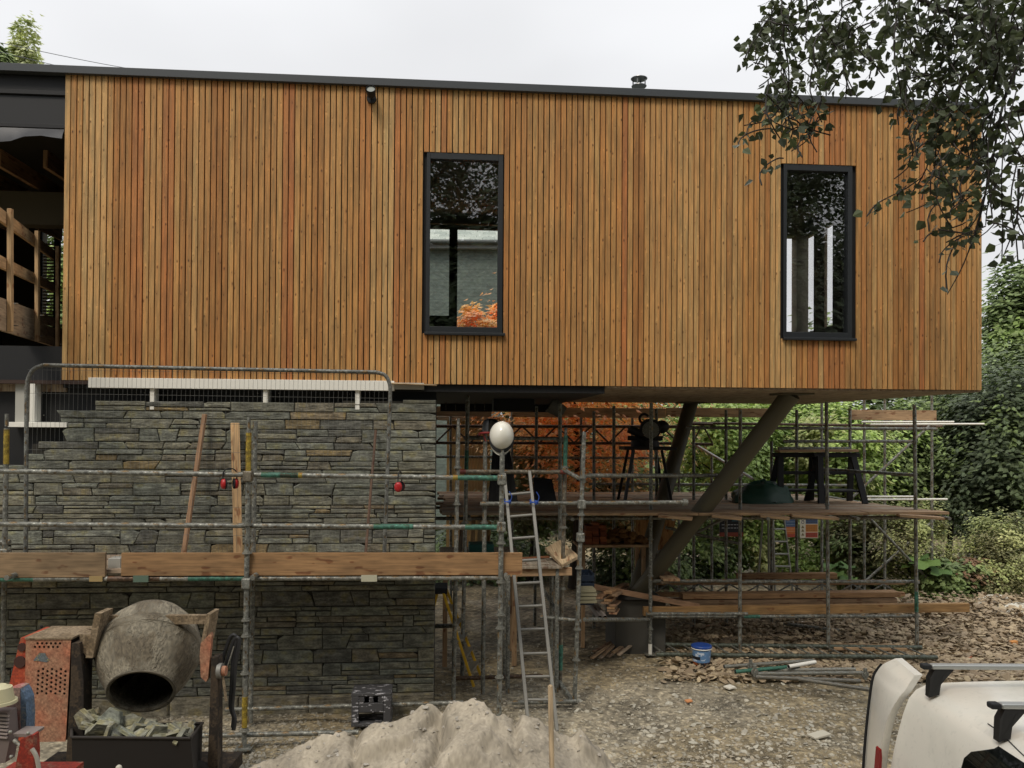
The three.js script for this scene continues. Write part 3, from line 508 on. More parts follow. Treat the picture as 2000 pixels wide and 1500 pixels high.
// grey cap with red trim on the rear post
{
  const p = onZ(952, 850, -.4), g = thing('face_shield', 'grey protective hood with red strap perched on the post behind the hard hat', 'face shield', p.clone());
  const pr = [[0, .13], [.05, .127], [.085, .1], [.098, .05], [.1, -.03], [.097, -.03], [.09, .05], [0, .12]].map(q => new THREE.Vector2(...q));
  part('hood', new THREE.LatheGeometry(pr, 22, 0, Math.PI * 1.5).rotateY(1.2).translate(p.x + .04, p.y + .06, p.z), M(0x4b4d4f, .45, dbl), g);
  part('strap', new THREE.TorusGeometry(.085, .013, 6, 20, 3.6).rotateX(1.35).translate(p.x - .01, p.y + .01, p.z + .02), M(0x8e2f2f, .7), g);
  part('bracket', beam(V(p.x - .06, p.y + .03, p.z + .06), V(p.x - .02, p.y - .07, p.z + .05), .03, .012), M(0x8e2f2f, .6), g);
}
// aluminium ladder tied with blue rope
{
  const bl = cam((1030 - 1000) / 1600 * 8.05, 0, 8.05), g = thing('ladder', 'aluminium ladder leaning on the scaffold, tied on with blue rope', 'ladder', onY(1058, 1395, 0));
  const T0 = at(985, 926, 9.3), T1 = at(1034, 921, 9.3), B0 = at(1033, 1395, 8.12), B1 = at(1088, 1400, 8.12);
  for (const [a, b] of [[B0, T0], [B1, T1]]) { a.y = .03; part('stile', beam(a, b, .034, .06, V(0, 0, 1)), MT.aluDull, g); }
  const n = 13, ys = [966, 1009, 1052, 1096, 1140, 1185, 1230, 1277, 1322, 1367];
  for (const y of ys) { const f = (B0, T0, px) => { const t = (onZ(1030, y, (B0.z + T0.z) / 2).y - B0.y) / (T0.y - B0.y); return t; }; // along the stile by picture height
    let t0 = .5; for (let k = 0; k < 30; k++) { const q = B0.clone().lerp(T0, t0), s = q.clone().project(camera); t0 += ((1 - y / 750) - s.y) * .6 * -1 * -1 * .5; } const a = B0.clone().lerp(T0, t0), b = B1.clone().lerp(T1, t0); part('rung', tube(a, b, .016, 10), MT.aluDull, g); }
  for (const [px, py] of [[990, 980], [1043, 981]]) { const c = at(px, py, 9.1); const k = thing('rope_tie', px < 1000 ? 'blue rope knot on the ladder stile next to the hard hat post' : 'blue rope knot on the ladder stile further from the hard hat post', 'rope', c.clone(), 'blue rope ties on the ladder');
    for (let i = 0; i < 3; i++) part('loop', new THREE.TorusGeometry(.045, .006, 6, 18).rotateX(1.2 + i * .35).rotateY(i * .4).translate(c.x, c.y - .01 + i * .01, c.z), M(0x2c4fa0, .7), k);
    part('tail', curveTube([c.clone().add(V(.03, 0, .04)), c.clone().add(V(.05, .06, .05)), c.clone().add(V(.02, .12, .05))], .005, 10, 5), M(0x2c4fa0, .7), k); }
}
// ================= SCAFFOLD UNDER THE OVERHANG =================
const z1 = -1.9, z2 = -3.4, z3 = -5.25;
const sc3 = thing('birdcage_scaffold', 'birdcage tube scaffold with a boarded deck under the cantilevered larch storey', 'scaffold', V(4.5, 0, -3.4));
const deckY = onZ(1848, 1001, -1.5).y;
{
  const post = (xt, yt, z, mat, xb = xt) => { const a = onZ(xt, yt, z), b = V(onZ(xb, 1250, z).x, 0, z); const m = part('standard', tube(b, a, .0242, 10), mat, sc3); m.userData = {}; return [m, b, a]; };
  const on = (pt, py, z) => { const [, b, a] = pt; const y = onZ(1500, py, z).y; return b.clone().lerp(a, (y - b.y) / (a.y - b.y)); };
  const fr = [[1272, 787, 1270], [1446, 800, 1445], [1614, 785, 1618], [1786, 790, 1791]].map(([x, y, xb]) => post(x, y, z1, MT.galv, xb));
  fr.forEach((p, i) => { for (const y of [[815, 930, 1003, 1052, 1122, 1196, 1225], [930, 1135, 1200, 1221], [925, 985, 1205], [860, 1140, 1205]][i]) collar(sc3, on(p, y, z1), MT.galv, .031, .03); part('base_plate', box(p[1].x - .07, p[1].x + .07, .003, .01, z1 - .07, z1 + .07), MT.galv, sc3); });
  part('paint_band', tube(on(fr[0], 1275, z1), on(fr[0], 1254, z1), .026), MT.white, fr[0][0]); part('paint_band', tube(on(fr[3], 1198, z1), on(fr[3], 1158, z1), .026), MT.green, fr[3][0]); part('paint_band', tube(on(fr[3], 860, z1), on(fr[3], 800, z1), .026), MT.galv, fr[3][0]);
  for (const [x, y] of [[1199, 793], [1282, 798], [1355, 832], [1418, 801], [1507, 862], [1556, 800], [1660, 797], [1160, 803]]) post(x, y, z2, MT.galv);
  for (const [x, y] of [[1326, 836], [1390, 886], [1605, 785], [1688, 772], [1728, 780], [1820, 770], [1235, 800], [1135, 800], [1000, 795], [880, 790]]) post(x, y, z3, x === 1820 || x === 1728 ? MT.galv : MT.galv);
  const rail = (x0, y0, x1, y1, za, zb, mat, nm = 'ledger', bands = []) => { const a = onZ(x0, y0, za), b = onZ(x1, y1, zb), m = part(nm, tube(a, b, .0242, 10), mat, sc3); for (const [p0, p1, mt] of bands) bandOn(m, a, b, (p0 - x0) / (x1 - x0), (p1 - x0) / (x1 - x0), mt); return m; };
  rail(1268, 1135, 1442, 1134, z1 - .05, z1 - .05, MT.galv); rail(1445, 1136, 1795, 1136, z1 - .05, z1 - .05, MT.galv);
  rail(1262, 1205, 1795, 1203, z1 - .05, z1 - .05, MT.galv, 'ledger', [[1449, 1480, MT.green]]); rail(1262, 1199, 1460, 1199, z1 + .06, z1 + .06, MT.galv);
  rail(1445, 929, 1272, 929, z1 + .05, z1 + .05, MT.galv, 'guard_rail');
  rail(1530, 862, 1790, 862, z2, z2, MT.galv, 'guard_rail'); rail(1600, 916, 1790, 928, z2, z1, MT.galv, 'guard_rail'); rail(1520, 876, 1660, 876, z2, z2, MT.galv, 'guard_rail');
  rail(845, 833, 1330, 834, z3, z3, MT.galv); rail(1330, 826, 1840, 833, z3, z3, MT.rusty); rail(1340, 835, 1830, 838, z2, z2, MT.galv);
  rail(845, 892, 1290, 895, z3, z3, MT.galv, 'guard_rail'); rail(1150, 945, 1660, 948, z3, z3, MT.galv, 'guard_rail');
  rail(1650, 985, 1815, 832, z3 + .05, z3 + .05, MT.galv, 'brace'); rail(1690, 1003, 1860, 1180, z3 + .05, z3 + .05, MT.galv, 'brace'); rail(1640, 1180, 1830, 1010, z3 - .2, z3 - .2, MT.galv, 'brace');
  rail(1360, 870, 1470, 935, z3, z2 - .5, MT.alu, 'brace'); rail(1283, 1080, 1440, 1000, -3.9, -3.9, MT.alu, 'brace'); rail(1300, 1030, 1450, 1063, z2, z2, MT.galv, 'ledger');
  // lattice beams at the back
  const lattice = (xa, xb, y0, y1, z, n, mat) => { const g = [tube(onZ(xa, y0, z), onZ(xb, y0 + 1, z), .0242, 8), tube(onZ(xa, y1, z), onZ(xb, y1 + 1, z), .0242, 8)]; for (let i = 0; i < n; i++) { const u = mix(xa, xb, i / n), w = mix(xa, xb, (i + 1) / n); g.push(tube(onZ(u, i % 2 ? y0 : y1, z), onZ(w, i % 2 ? y1 : y0, z), .015, 6)); } part('lattice_beam', merge(g), mat, sc3); };
  lattice(850, 1325, 832, 865, -4.75, 14, MT.rusty); lattice(1352, 1392, 828, 867, -4.75, 2, MT.rusty);
  // toe boards along the far edge
  for (const [x0, x1, y, mt, h] of [[845, 960, 804, MT.boardDark, .17], [1000, 1300, 806, MT.board, .17], [1301, 1535, 806, MT.board, .16], [1660, 1828, 811, MT.board, .18]]) part('toe_board', beam(onZ(x0, y - 1, z3 + .06), onZ(x1, y + (x1 - x0) * .004, z3 + .06), .038, h), mt, sc3);
  // deck boards run along the building; ends staggered
  const dl = rng(91), dR = onZ(1846, 1001, -1.6).x;
  for (let i = 0; i < 15; i++) { const z = -1.62 - i * .236; let x = -.15 + dl() * .15; while (x < dR - .3) { let L = 1.5 + dl() * 1.6; let x2 = Math.min(x + L, dR - i * .06); if (x2 - x > .3) part('deck_board', beam(V(x, deckY - .02 + dl() * .012, z), V(x2, deckY - .02 + dl() * .012, z + (dl() - .5) * .02), .226, .036), dl() < .4 ? MT.board : dl() < .6 ? MT.boardGrey : MT.boardDark, sc3); x = x2 + .01; if (x > dR - .3 - i * .06) break; } }
  for (const [xa, xb] of [[1290, 1355], [1395, 1452], [1490, 1546], [1550, 1640], [1760, 1846]]) { const a = onZ(xa, 1000, -1.42), b = onZ(xb, 1002, -1.3); part('deck_board', beam(V(a.x, deckY - .032, -1.5), V(b.x, deckY - .06, -1.36), .2, .034), MT.board, sc3); }
  for (const x of [2.9, 4.15, 5.35, 6.6, 1.6, .3]) part('transom', tube(V(x, deckY - .065, -1.35), V(x, deckY - .065, -5.4), .0242, 8), MT.galv, sc3);
  part('ledger', tube(V(-.2, deckY - .115, z1 - .05), V(6.7, deckY - .115, z1 - .05), .0242, 8), MT.galv, sc3); part('ledger', tube(V(-.2, deckY - .115, z2 - .05), V(6.7, deckY - .115, z2 - .05), .0242, 8), MT.galv, sc3);
}
// pale poles laid along the guard lines
const pole = (x0, y0, x1, y1, za, zb, lab) => single('pale_pole', tube(onZ(x0, y0, za), onZ(x1, y1, zb), .0165, 8), MT.white, lab, 'pole', 'pale poles on the birdcage scaffold');
pole(1683, 824, 1863, 824, -4.9, -4.9, 'shorter pale pole along the top rail of the birdcage scaffold'); pole(1700, 829, 1922, 828, -4.7, -4.7, 'long pale pole sticking out past the top rail of the birdcage scaffold');
pole(1690, 970, 1786, 970, -4.5, -4.5, 'upper of two short pale poles just above the deck'); pole(1686, 976, 1850, 975, -4.4, -4.4, 'pale pole just above the deck, longest of those there');

// ---- stored timber on the low ledgers ----
{
  const ty = onZ(1500, 1203, z1).y + .024;
  const T = (x0, x1, y0, y1, z, d, mat, lab) => { const a = onZ(x0, (y0 + y1) / 2, z), b = onZ(x1, (y0 + y1) / 2, z), h = onZ(x0, y0, z).y - onZ(x0, y1, z).y; a.y = b.y = (a.y + b.y) / 2; return single('timber_joist', beam(a, b, d, h), mat, lab, 'timber', 'timbers stored on the low scaffold ledgers'); };
  T(1256, 1890, 1181, 1198, z1 - .12, .09, wood(.50, .31, .13), 'longest front timber joist resting on the low scaffold ledger');
  T(1330, 1752, 1156, 1166, z1 - .5, .2, MT.joist, 'upper of two stacked brown joists behind the longest joist');
  T(1310, 1745, 1168, 1180, z1 - .5, .2, MT.boardDark, 'lower of two stacked brown joists behind the longest joist');
  T(1440, 1632, 1119, 1130, -3.3, .12, MT.joist, 'thin joist lying on top of the metal-web joist');
  // metal-web joist
  const g = thing('metal_web_joist', 'timber joist with zigzag metal webs lying behind the stacked joists', 'joist', onZ(1500, 1165, -2.9));
  for (const [y, h] of [[1138, .06], [1161, .06]]) part('chord', beam(onZ(1268, y, -2.9), onZ(1765, y - 1, -2.9), .09, h), MT.joist, g);
  for (let i = 0; i < 16; i++) { const u = 1275 + i * 30; part('web', beam(onZ(u, i % 2 ? 1141 : 1158, -2.85), onZ(u + 30, i % 2 ? 1158 : 1141, -2.85), .012, .022), MT.galv, g); }
  const pl = thing('plank_stack', 'short tan planks poking out over the low ledger towards the ladder', 'planks', onZ(1310, 1140, -1.8));
  part('plank', beam(onZ(1290, 1117, -2.6), onZ(1312, 1133, -1.75), .22, .036), MT.board, pl); part('plank', beam(onZ(1275, 1121, -2.8), onZ(1300, 1138, -1.85), .1, .03), MT.boardGrey, pl);
  // ground plank and lattice girder
  single('ground_plank', beam(onY(1624, 1272), onY(1775, 1274), .2, .04).translate(0, .06, 0), MT.board, 'tan plank lying on the rubble between two scaffold posts', 'plank');
  const lg = thing('lattice_girder', 'dark lattice girder lying flat on the ground in front of the scaffold posts', 'girder', onY(1540, 1285));
  const ends = [[onY(1272, 1270), onY(1800, 1276)], [onY(1282, 1290), onY(1830, 1296)]];
  ends.forEach(e => e.forEach(p => p.y = .08)); const lm = galv(.22, .26, .22);
  for (const [a, b] of ends) part('chord', tube(a, b, .03, 10), lm, lg);
  for (let i = 0; i < 17; i++) part('web', tube(ends[0][0].clone().lerp(ends[0][1], i / 17), ends[1][0].clone().lerp(ends[1][1], Math.min(1, (i + .55) / 17)), .013, 6), MT.galv, lg);
}
// ---- tubes dumped on the ground ----
[[1414, 1302, 1588, 1290, 'galv', 'bronze tube lying furthest back in the loose tube pile'], [1436, 1312, 1560, 1301, 'green', 'tube with green paint in the loose tube pile'], [1540, 1302, 1592, 1293, 'white', 'short white length on the loose tube pile'], [1468, 1316, 1690, 1314, 'galv', 'straight grey tube in the middle of the loose tube pile'], [1476, 1322, 1680, 1330, 'galvDark', 'dull tube lying at the front of the loose tube pile'], [1560, 1326, 1706, 1348, 'galvDark', 'slanting tube whose end points at the van'], [1500, 1309, 1670, 1307, 'galvPale', 'pale tube on top of the loose tube pile']].forEach(([x0, y0, x1, y1, m, lab], i) => {
  const a = onY(x0, y0, .09 + (i % 3) * .03), b = onY(x1, y1, .09 + (i % 3) * .03); const t = thing('loose_tube', lab, 'tube', V((a.x + b.x) / 2, 0, (a.z + b.z) / 2), 'scaffold tubes dumped on the ground');
  part('tube', new THREE.TubeGeometry(new THREE.LineCurve3(a, b), 1, .0242, 12), m === 'white' ? MT.white : MT[m], t); part('bore', tube(b.clone().lerp(a, .001), a.clone().lerp(b, .001), .019, 12), MT.dark, t);
});
// couplers on the pile
[[1466, 1300], [1474, 1312], [1690, 1318]].forEach(([x, y]) => { const p = onY(x, y, .12); single('loose_coupler', merge([new THREE.TorusGeometry(.035, .012, 8, 14).translate(p.x, p.y, p.z), box(p.x - .02, p.x + .02, p.y - .06, p.y + .08, p.z - .015, p.z + .015, .006)]), MT.galv, x > 1600 ? 'swivel coupler at the end of the loose tube pile nearest the van' : 'swivel coupler lying among the bucket end of the loose tube pile', 'coupler', 'loose couplers'); });
// ---- bucket ----
{
  const b = onY(1370, 1299), g = thing('plastic_tub', 'small blue-lidded plastic tub standing on the gravel', 'bucket', b);
  const lab = tex(128, 64, (i, j) => { const t = j / 64; const k = i > 34 && i < 74 && j > 24 && j < 36; const o = fbm(i / 8, j / 8, 16, 8, 5, 3); return k ? [.08, .09, .12] : t < .22 ? (o > .5 ? [.55, .28, .12] : [.12, .12, .14]) : o > .62 ? [.75, .8, .86] : [.38, .52, .68]; });
  part('tub', new THREE.CylinderGeometry(.122, .105, .23, 28, 1, true).rotateY(2.2).translate(b.x, .115, b.z), new THREE.MeshStandardMaterial({ map: lab, roughness: .5 }), g);
  part('base', new THREE.CylinderGeometry(.104, .104, .01, 24).translate(b.x, .006, b.z), MT.black, g);
  part('rim', new THREE.TorusGeometry(.124, .009, 8, 28).rotateX(1.571).translate(b.x, .222, b.z), MT.white, g);
  part('lid', new THREE.LatheGeometry([[0, .03], [.1, .03], [.118, .028], [.132, .02], [.132, -.004], [.126, -.004]].map(q => new THREE.Vector2(...q)), 28).translate(b.x, .235, b.z), M(0x1c3f86, .4), g);
  part('handle', new THREE.TorusGeometry(.12, .004, 6, 24, 3.14).rotateX(2.6).translate(b.x, .2, b.z), MT.galvPale, g);
}
// ---- brick stack, rubble and table ----
{
  const p = onZ(1200, 1066, -2.3), g = thing('work_table', 'rough board table under the overhang carrying bricks and rubble', 'table', V(p.x, 0, -2.4));
  const yT = p.y; const xa = onZ(1128, 1066, -2.3).x, xb = onZ(1268, 1066, -2.3).x;
  part('top', beam(V(xa, yT, -2.5), V(xb, yT, -2.5), .5, .036), MT.board, g);
  for (const x of [xa + .08, xb - .08]) for (const z of [-2.3, -2.7]) part('leg', beam(V(x, 0, z), V(x, yT - .018, z), .05, .05), MT.board, g);
  const r = rng(33), bm = [M(0x7d4428, .9), M(0x8b5233, .9), M(0x6b3a26, .9)];
  let y = yT + .02;
  for (let c = 0; c < 8; c++) { for (let k = 0; k < 3; k++) { if (c === 7 && k !== 1) continue; const w = .105, x0 = onZ(1140, 1060, -2.4).x + k * .098 + r() * .02; single('brick', box(x0, x0 + w * .86, y, y + .036, -2.5 + r() * .03, -2.3 + r() * .03, .004), bm[Math.floor(r() * 3)], 'reddish brown brick in the uneven stack on the board table', 'brick', 'bricks stacked on the table'); } y += .0375; }
  const rg = []; const r2 = rng(35); for (let i = 0; i < 60; i++) { const t = r2(), x = onZ(mix(1182, 1264, t), 1060, -2.45).x, hmax = .15 * Math.exp(-Math.pow((t - .35) * 3, 2)) + .03; const s = .03 + r2() * .04; const gg = new THREE.IcosahedronGeometry(s, 0); gg.scale(1.3, .7, 1); gg.rotateY(r2() * 6).rotateX(r2()); gg.translate(x, yT + .03 + r2() * hmax, -2.45 + (r2() - .5) * .3); rg.push(gg); }
  const rp = single('rubble_heap', merge(rg), M(0x7a5a35, .95), 'heap of tan stone rubble beside the brick stack on the table', 'rubble'); 
}
// blue crate, pale boards and pipes
{
  const p0 = onZ(1133, 1182, -1.2), p1 = onZ(1161, 1120, -1.2), g = thing('blue_crate', 'dark blue slotted plastic crate beside the pale stacked boards', 'crate', V((p0.x + p1.x) / 2, p0.y, -1.3));
  const bm = M(0x1d2a3c, .5); const W_ = p1.x - p0.x, Hh = p1.y - p0.y;
  for (let i = 0; i < 4; i++) part('side_slat', box(p0.x, p1.x, p0.y + Hh * (i * .25), p0.y + Hh * (i * .25 + .19), -1.22, -1.2, .003), bm, g);
  part('side', box(p0.x, p0.x + .02, p0.y, p1.y, -1.5, -1.221, .003), bm, g); part('side', box(p1.x - .02, p1.x, p0.y, p1.y, -1.5, -1.221, .003), bm, g); part('back', box(p0.x + .021, p1.x - .021, p0.y, p1.y, -1.5, -1.48), bm, g);
  for (const x of [.25, .6]) part('post', box(p0.x + W_ * x, p0.x + W_ * x + .02, p0.y, p1.y, -1.24, -1.223), bm, g);
  for (let i = 0; i < 4; i++) { const a = onZ(1129, 1176 - i * 7, -.9), b = onZ(1166, 1176 - i * 7, -.9); single('pale_board', box(a.x + i * .004, b.x - (i % 2) * .01, a.y - .017, a.y + .017, -1.15, -.9, .003), M(0x8f8a70, .8), 'pale board in the short stack below the blue crate', 'board', 'pale boards stacked by the blue crate'); }
  for (const x of [1172, 1182]) { const a = onZ(x, 1208, -1.1), b = a.clone().add(V(.05, 0, -2)); const t = thing('grey_pipe', 'grey plastic pipe lying end-on beside the pale stacked boards', 'pipe', a.clone(), 'pair of grey pipes seen end-on'); part('pipe', tube(a, b, .034, 16, true), M(0x8d857e, .5, dbl), t); part('bore', tube(a.clone().add(V(0, 0, -.05)), b, .031, 14), MT.dark, t); }
  const r = rng(61); for (let i = 0; i < 9; i++) { const a = onZ(1168 + r() * 34, 1158 + i * 5, -1.3), b = onZ(1180 + r() * 60, 1140 + i * 5, -3); single('brown_plank', beam(a, b, .1, .028), [MT.joist, MT.boardDark, MT.batten][i % 3], 'brown plank pointing away in the untidy heap right of the blue crate', 'plank', 'planks heaped right of the blue crate'); }
  single('raking_board', beam(onZ(1160, 1146, -1.9), onZ(1365, 1184, -2.05), .05, .07), MT.batten, 'orange-brown board slanting down onto the stored joists', 'board');
  for (let i = 0; i < 9; i++) { const a = onY(1152 + i * 7 + r() * 8, 1270 + r() * 18, .02 + r() * .05), b = onY(1215 + i * 6 + r() * 14, 1226 + r() * 10, .03 + r() * .1); single('lath', beam(a, b, .045, .022), [MT.board, MT.boardDark, MT.boardGrey][i % 3], 'thin timber lath in the fan of laths lying on the ground', 'lath', 'laths fanned out on the ground'); }
}
// small platform with plywood behind the ladder
{
  const y = onZ(1050, 1106, -.35).y, g = thing('plywood_platform', 'small trestle platform topped with pale plywood pieces behind the ladder', 'platform', V(onZ(1050, 1106, -.4).x, 0, -.5));
  const xa = onZ(985, 1106, -.35).x, xb = onZ(1098, 1106, -.35).x;
  part('top_board', box(xa, xb, y - .03, y, -.95, -.35, .003), MT.plyGrey, g); part('top_board', box(xa + .02, xb - .14, y + .001, y + .02, -.9, -.4, .003), MT.plyGrey, g);
  for (const x of [xa + .05, xb - .05]) for (const z of [-.4, -.9]) part('leg', tube(V(x, 0, z), V(x, y - .031, z), .0242, 8), MT.galv, g);
  part('bearer', beam(V(xa, y - .08, -.42), V(xb + .12, y - .07, -.42), .06, .09), MT.board, g);
  const q = [onZ(1065, 1073, -.9), onZ(1094, 1057, -1.15), onZ(1130, 1088, -.55), onZ(1098, 1106, -.3)];
  const nrm = q[1].clone().sub(q[0]).cross(q[2].clone().sub(q[0])).normalize().multiplyScalar(.018); const up = q.map(v => v.clone().add(nrm)), dn = q.map(v => v.clone().sub(nrm)); const f = [up, dn.slice().reverse()]; for (let i = 0; i < 4; i++) f.push([dn[i], dn[(i + 1) % 4], up[(i + 1) % 4], up[i]]);
  single('plywood_offcut', poly(f), MT.ply, 'clean tilted plywood offcut at the corner of the small platform', 'plywood');
  single('reddish_batten', beam(V(xa + .2, y + .035, -.7), V(xb - .1, y + .045, -.75), .05, .02), M(0x8a5a3c, .9), 'reddish batten lying on the plywood platform', 'batten');
}
// yellow stepladder beyond the wall end
{
  const T = onZ(861, 1155, -1.0), g = thing('yellow_stepladder', 'yellow fibreglass stepladder with a black cap beyond the end of the stone wall', 'stepladder', V(T.x + .15, 0, -1));
  const ym = M(0xc39a1f, .5); const fe = onZ(926, 1298, -.6); fe.y = .02; const fe2 = fe.clone().add(V(.1, 0, -.42)), re = V(T.x - .3, .02, -1.1);
  for (const [a, b] of [[fe, V(T.x + .03, T.y, -.92)], [fe2, V(T.x + .06, T.y, -1.2)]]) part('stile', beam(a, b, .03, .075, V(0, 0, 1)), ym, g);
  for (const z of [-.92, -1.2]) part('rear_leg', beam(V(re.x, .02, z), V(T.x - .04, T.y, z), .03, .05, V(0, 0, 1)), ym, g);
  for (let i = 1; i < 6; i++) { const t = i / 6.2; part('step', beam(fe.clone().lerp(V(T.x + .03, T.y, -.92), t), fe2.clone().lerp(V(T.x + .06, T.y, -1.2), t), .09, .03), MT.alu, g); }
  part('cap', box(T.x - .07, T.x + .08, T.y - .01, T.y + .06, -1.25, -.88, .01), MT.black, g);
}
// deck things: trestles, saw, sheet, tarp
function trestle(px, z, label) {
  const y = deckY, c = onZ(px, 975, z), h = onZ(px, 884, z).y - y, g = thing('trestle', label, 'trestle', V(c.x, y, z), 'black trestles on the deck'); const m = MT.black;
  part('top_bar', box(-.36, .36, h - .07, h, -.045, .045, .01), m, g, true);
  for (const sx of [-1, 1]) for (const sz of [-1, 1]) part('leg', beam(V(sx * .34, 0, sz * .24), V(sx * .26, h - .06, sz * .03), .09, .04, V(0, 0, 1)), m, g, true);
  part('shelf', box(-.3, .3, h * .22, h * .26, -.17, .17, .004), m, g, true); part('spreader', beam(V(-.3, h * .6, .1), V(.3, h * .6, .1), .02, .05), m, g, true);
}
trestle(1555, -3.1, 'black folding trestle nearer the raking steel legs, under a plank'); trestle(1632, -3.0, 'black folding trestle nearer the free end of the deck, under a plank');
single('trestle_plank', beam(onZ(1518, 881, -3.05), onZ(1672, 880, -3.0), .2, .035), MT.board, 'plank bridging the two black trestles', 'plank');
{
  const y = deckY, c = onZ(1262, 950, -3.3), h = onZ(1262, 872, -3.3).y - y, g = thing('mitre_saw', 'black mitre saw on a folding stand on the scaffold deck', 'saw', V(c.x, y, -3.3)), m = M(0x121212, .6);
  const st = part('stand', merge([box(-.38, .42, h - .05, h, -.2, .2, .008), ...[[-.3, -.18], [-.3, .18], [.25, -.18], [.25, .18]].map(([x, z]) => beam(V(x - .06 * Math.sign(x), h - .05, z), V(x + .08 * Math.sign(x), 0, z * 1.3), .04, .04)), beam(V(-.26, h * .45, .2), V(.24, h * .45, .2), .03, .03)]), m, g, true);
  part('base', new THREE.CylinderGeometry(.2, .22, .09, 24).translate(-.02, h + .045, 0), m, g, true);
  part('fence', box(-.28, .26, h + .09, h + .16, -.05, -.02, .005), m, g, true);
  part('blade_housing', new THREE.CylinderGeometry(.16, .16, .07, 28, 1, false, 0, Math.PI * 1.5).rotateX(1.571).rotateZ(.6).translate(.05, h + .26, .02), m, g, true);
  part('blade', new THREE.CylinderGeometry(.13, .13, .004, 32).rotateX(1.571).translate(.05, h + .25, .062), MT.galv, g, true);
  part('motor', new THREE.CylinderGeometry(.06, .065, .24, 16).rotateZ(1.2).translate(-.16, h + .22, 0), m, g, true);
  part('handle', new THREE.TorusGeometry(.07, .02, 8, 18, 4).rotateZ(.5).translate(-.04, h + .42, .02), m, g, true);
  part('arm', beam(V(.1, h + .09, -.1), V(.0, h + .4, 0), .07, .09), m, g, true);
  part('dust_bag', new THREE.SphereGeometry(.1, 14, 10).scale(1.2, 1, .8).translate(.24, h + .3, -.02), m, g, true);
}
{
  function cloth(x0, x1, y0, y1, z, amp, s, fn) { const g = new THREE.PlaneGeometry(1, 1, 24, 30), p = g.attributes.position; for (let i = 0; i < p.count; i++) { const u = p.getX(i) + .5, v = .5 - p.getY(i); const [px, py] = fn ? fn(u, v) : [mix(x0, x1, u), mix(y0, y1, v)]; const q = onZ(px, py, z); p.setXYZ(i, q.x, q.y, z + amp * (Math.sin(u * 11 + s + v * 2) * .5 + Math.sin(u * 23 + v * 3 + s) * .25) * (.3 + v)); } g.computeVertexNormals(); return g; }
  single('black_jacket', cloth(0, 0, 0, 0, -.75, .08, 2, (u, v) => [mix(mix(963, 954, v), mix(992, 1012, v), u), mix(858, 984 + 4 * Math.sin(u * 9), v)]), M(0x0f0f10, .95, dbl), 'black cloth hanging from the post behind the white hard hat', 'cloth');
  { const f = [onZ(1042, 932, -1.5), onZ(1078, 936, -1.5), onZ(1088, 982, -1.2), onZ(1044, 982, -1.2)], b = f.map(v => v.clone().add(V(0, 0, -.02))); single('black_sheet', poly([f.slice().reverse(), b, ...f.map((v, i) => [v, f[(i + 1) % 4], b[(i + 1) % 4], b[i]])]), MT.black, 'stiff black sheet leaning on the deck behind the ladder', 'sheet'); }
  const tp = new THREE.SphereGeometry(.5, 28, 16, 0, 6.283, 0, 1.57), P = tp.attributes.position; const c = onZ(1486, 968, -3.0);
  for (let i = 0; i < P.count; i++) { const x = P.getX(i), y = P.getY(i), z = P.getZ(i), n = nz(x * 4, z * 4 + y * 3, 3), n2 = Math.abs(nz(x * 9 + 4, z * 9 + y * 7, 8) - .5); P.setXYZ(i, c.x + x * .95 * (.7 + n * .7), deckY + Math.max(0, y * (.25 + n * .35 + .5 * (x + .5)) - n2 * .16 * (y > .05 ? 1 : 0)), c.z + z * .7 * (.7 + n * .6)); }
  tp.computeVertexNormals(); single('green_tarpaulin', tp, M(0x0f3a2c, .6), 'crumpled dark green tarpaulin heaped on the deck', 'tarpaulin');
  const bk = onZ(1087, 798, -2.2), gb = thing('grey_bucket', 'grey bucket hung under the black soffit', 'bucket', bk.clone());
  part('bucket', new THREE.LatheGeometry([[0, -.11], [.09, -.11], [.115, .11], [.11, .11], [.085, -.1], [0, -.1]].map(q => new THREE.Vector2(...q)), 22).rotateZ(1.0).translate(bk.x, bk.y, bk.z), M(0x55554f, .7, dbl), gb); part('handle', tube(bk.clone().add(V(0, .05, 0)), V(bk.x, YB - .085, bk.z), .004, 5), MT.galv, gb);
}
// workshop clutter seen past the wall end
[[925, 1010, 922, 1085, 'pale'], [938, 1004, 936, 1085, 'ply'], [956, 1018, 950, 1085, 'pale'], [903, 1020, 897, 1085, 'boardGrey']].forEach(([x0, y0, x1, y1, m], i) => single('upright_offcut', beam(onZ(x1, y1 + 10, -1.8 - i * .05), onZ(x0, y0, -2.0), .055, .025), MT[m], ['pale upright offcut leaning nearest the stone wall end among the clutter', 'cream upright offcut, longest of those beyond the wall end', 'pale upright offcut closest to the hard hat post', 'weathered grey upright offcut beyond the wall end'][i], 'offcut', 'offcuts leaning beyond the wall end'));
{ const y = onZ(900, 1088, -1.4).y; const g = thing('low_bench', 'low board bench cluttered with offcuts beyond the end of the stone wall', 'bench', V(.5, 0, -1.8)); part('top', box(-.08, .95, y - .03, y, -2.3, -1.4, .003), MT.boardGrey, g); for (const x of [.0, .88]) for (const z of [-1.5, -2.2]) part('leg', beam(V(x, 0, z), V(x, y - .031, z), .06, .06), MT.board, g);
  single('green_toolbox', box(.3, .62, y + .002, y + .13, -1.9, -1.6, .01), M(0x0c4a44, .5), 'dark green toolbox on the low bench beyond the wall end', 'toolbox'); }
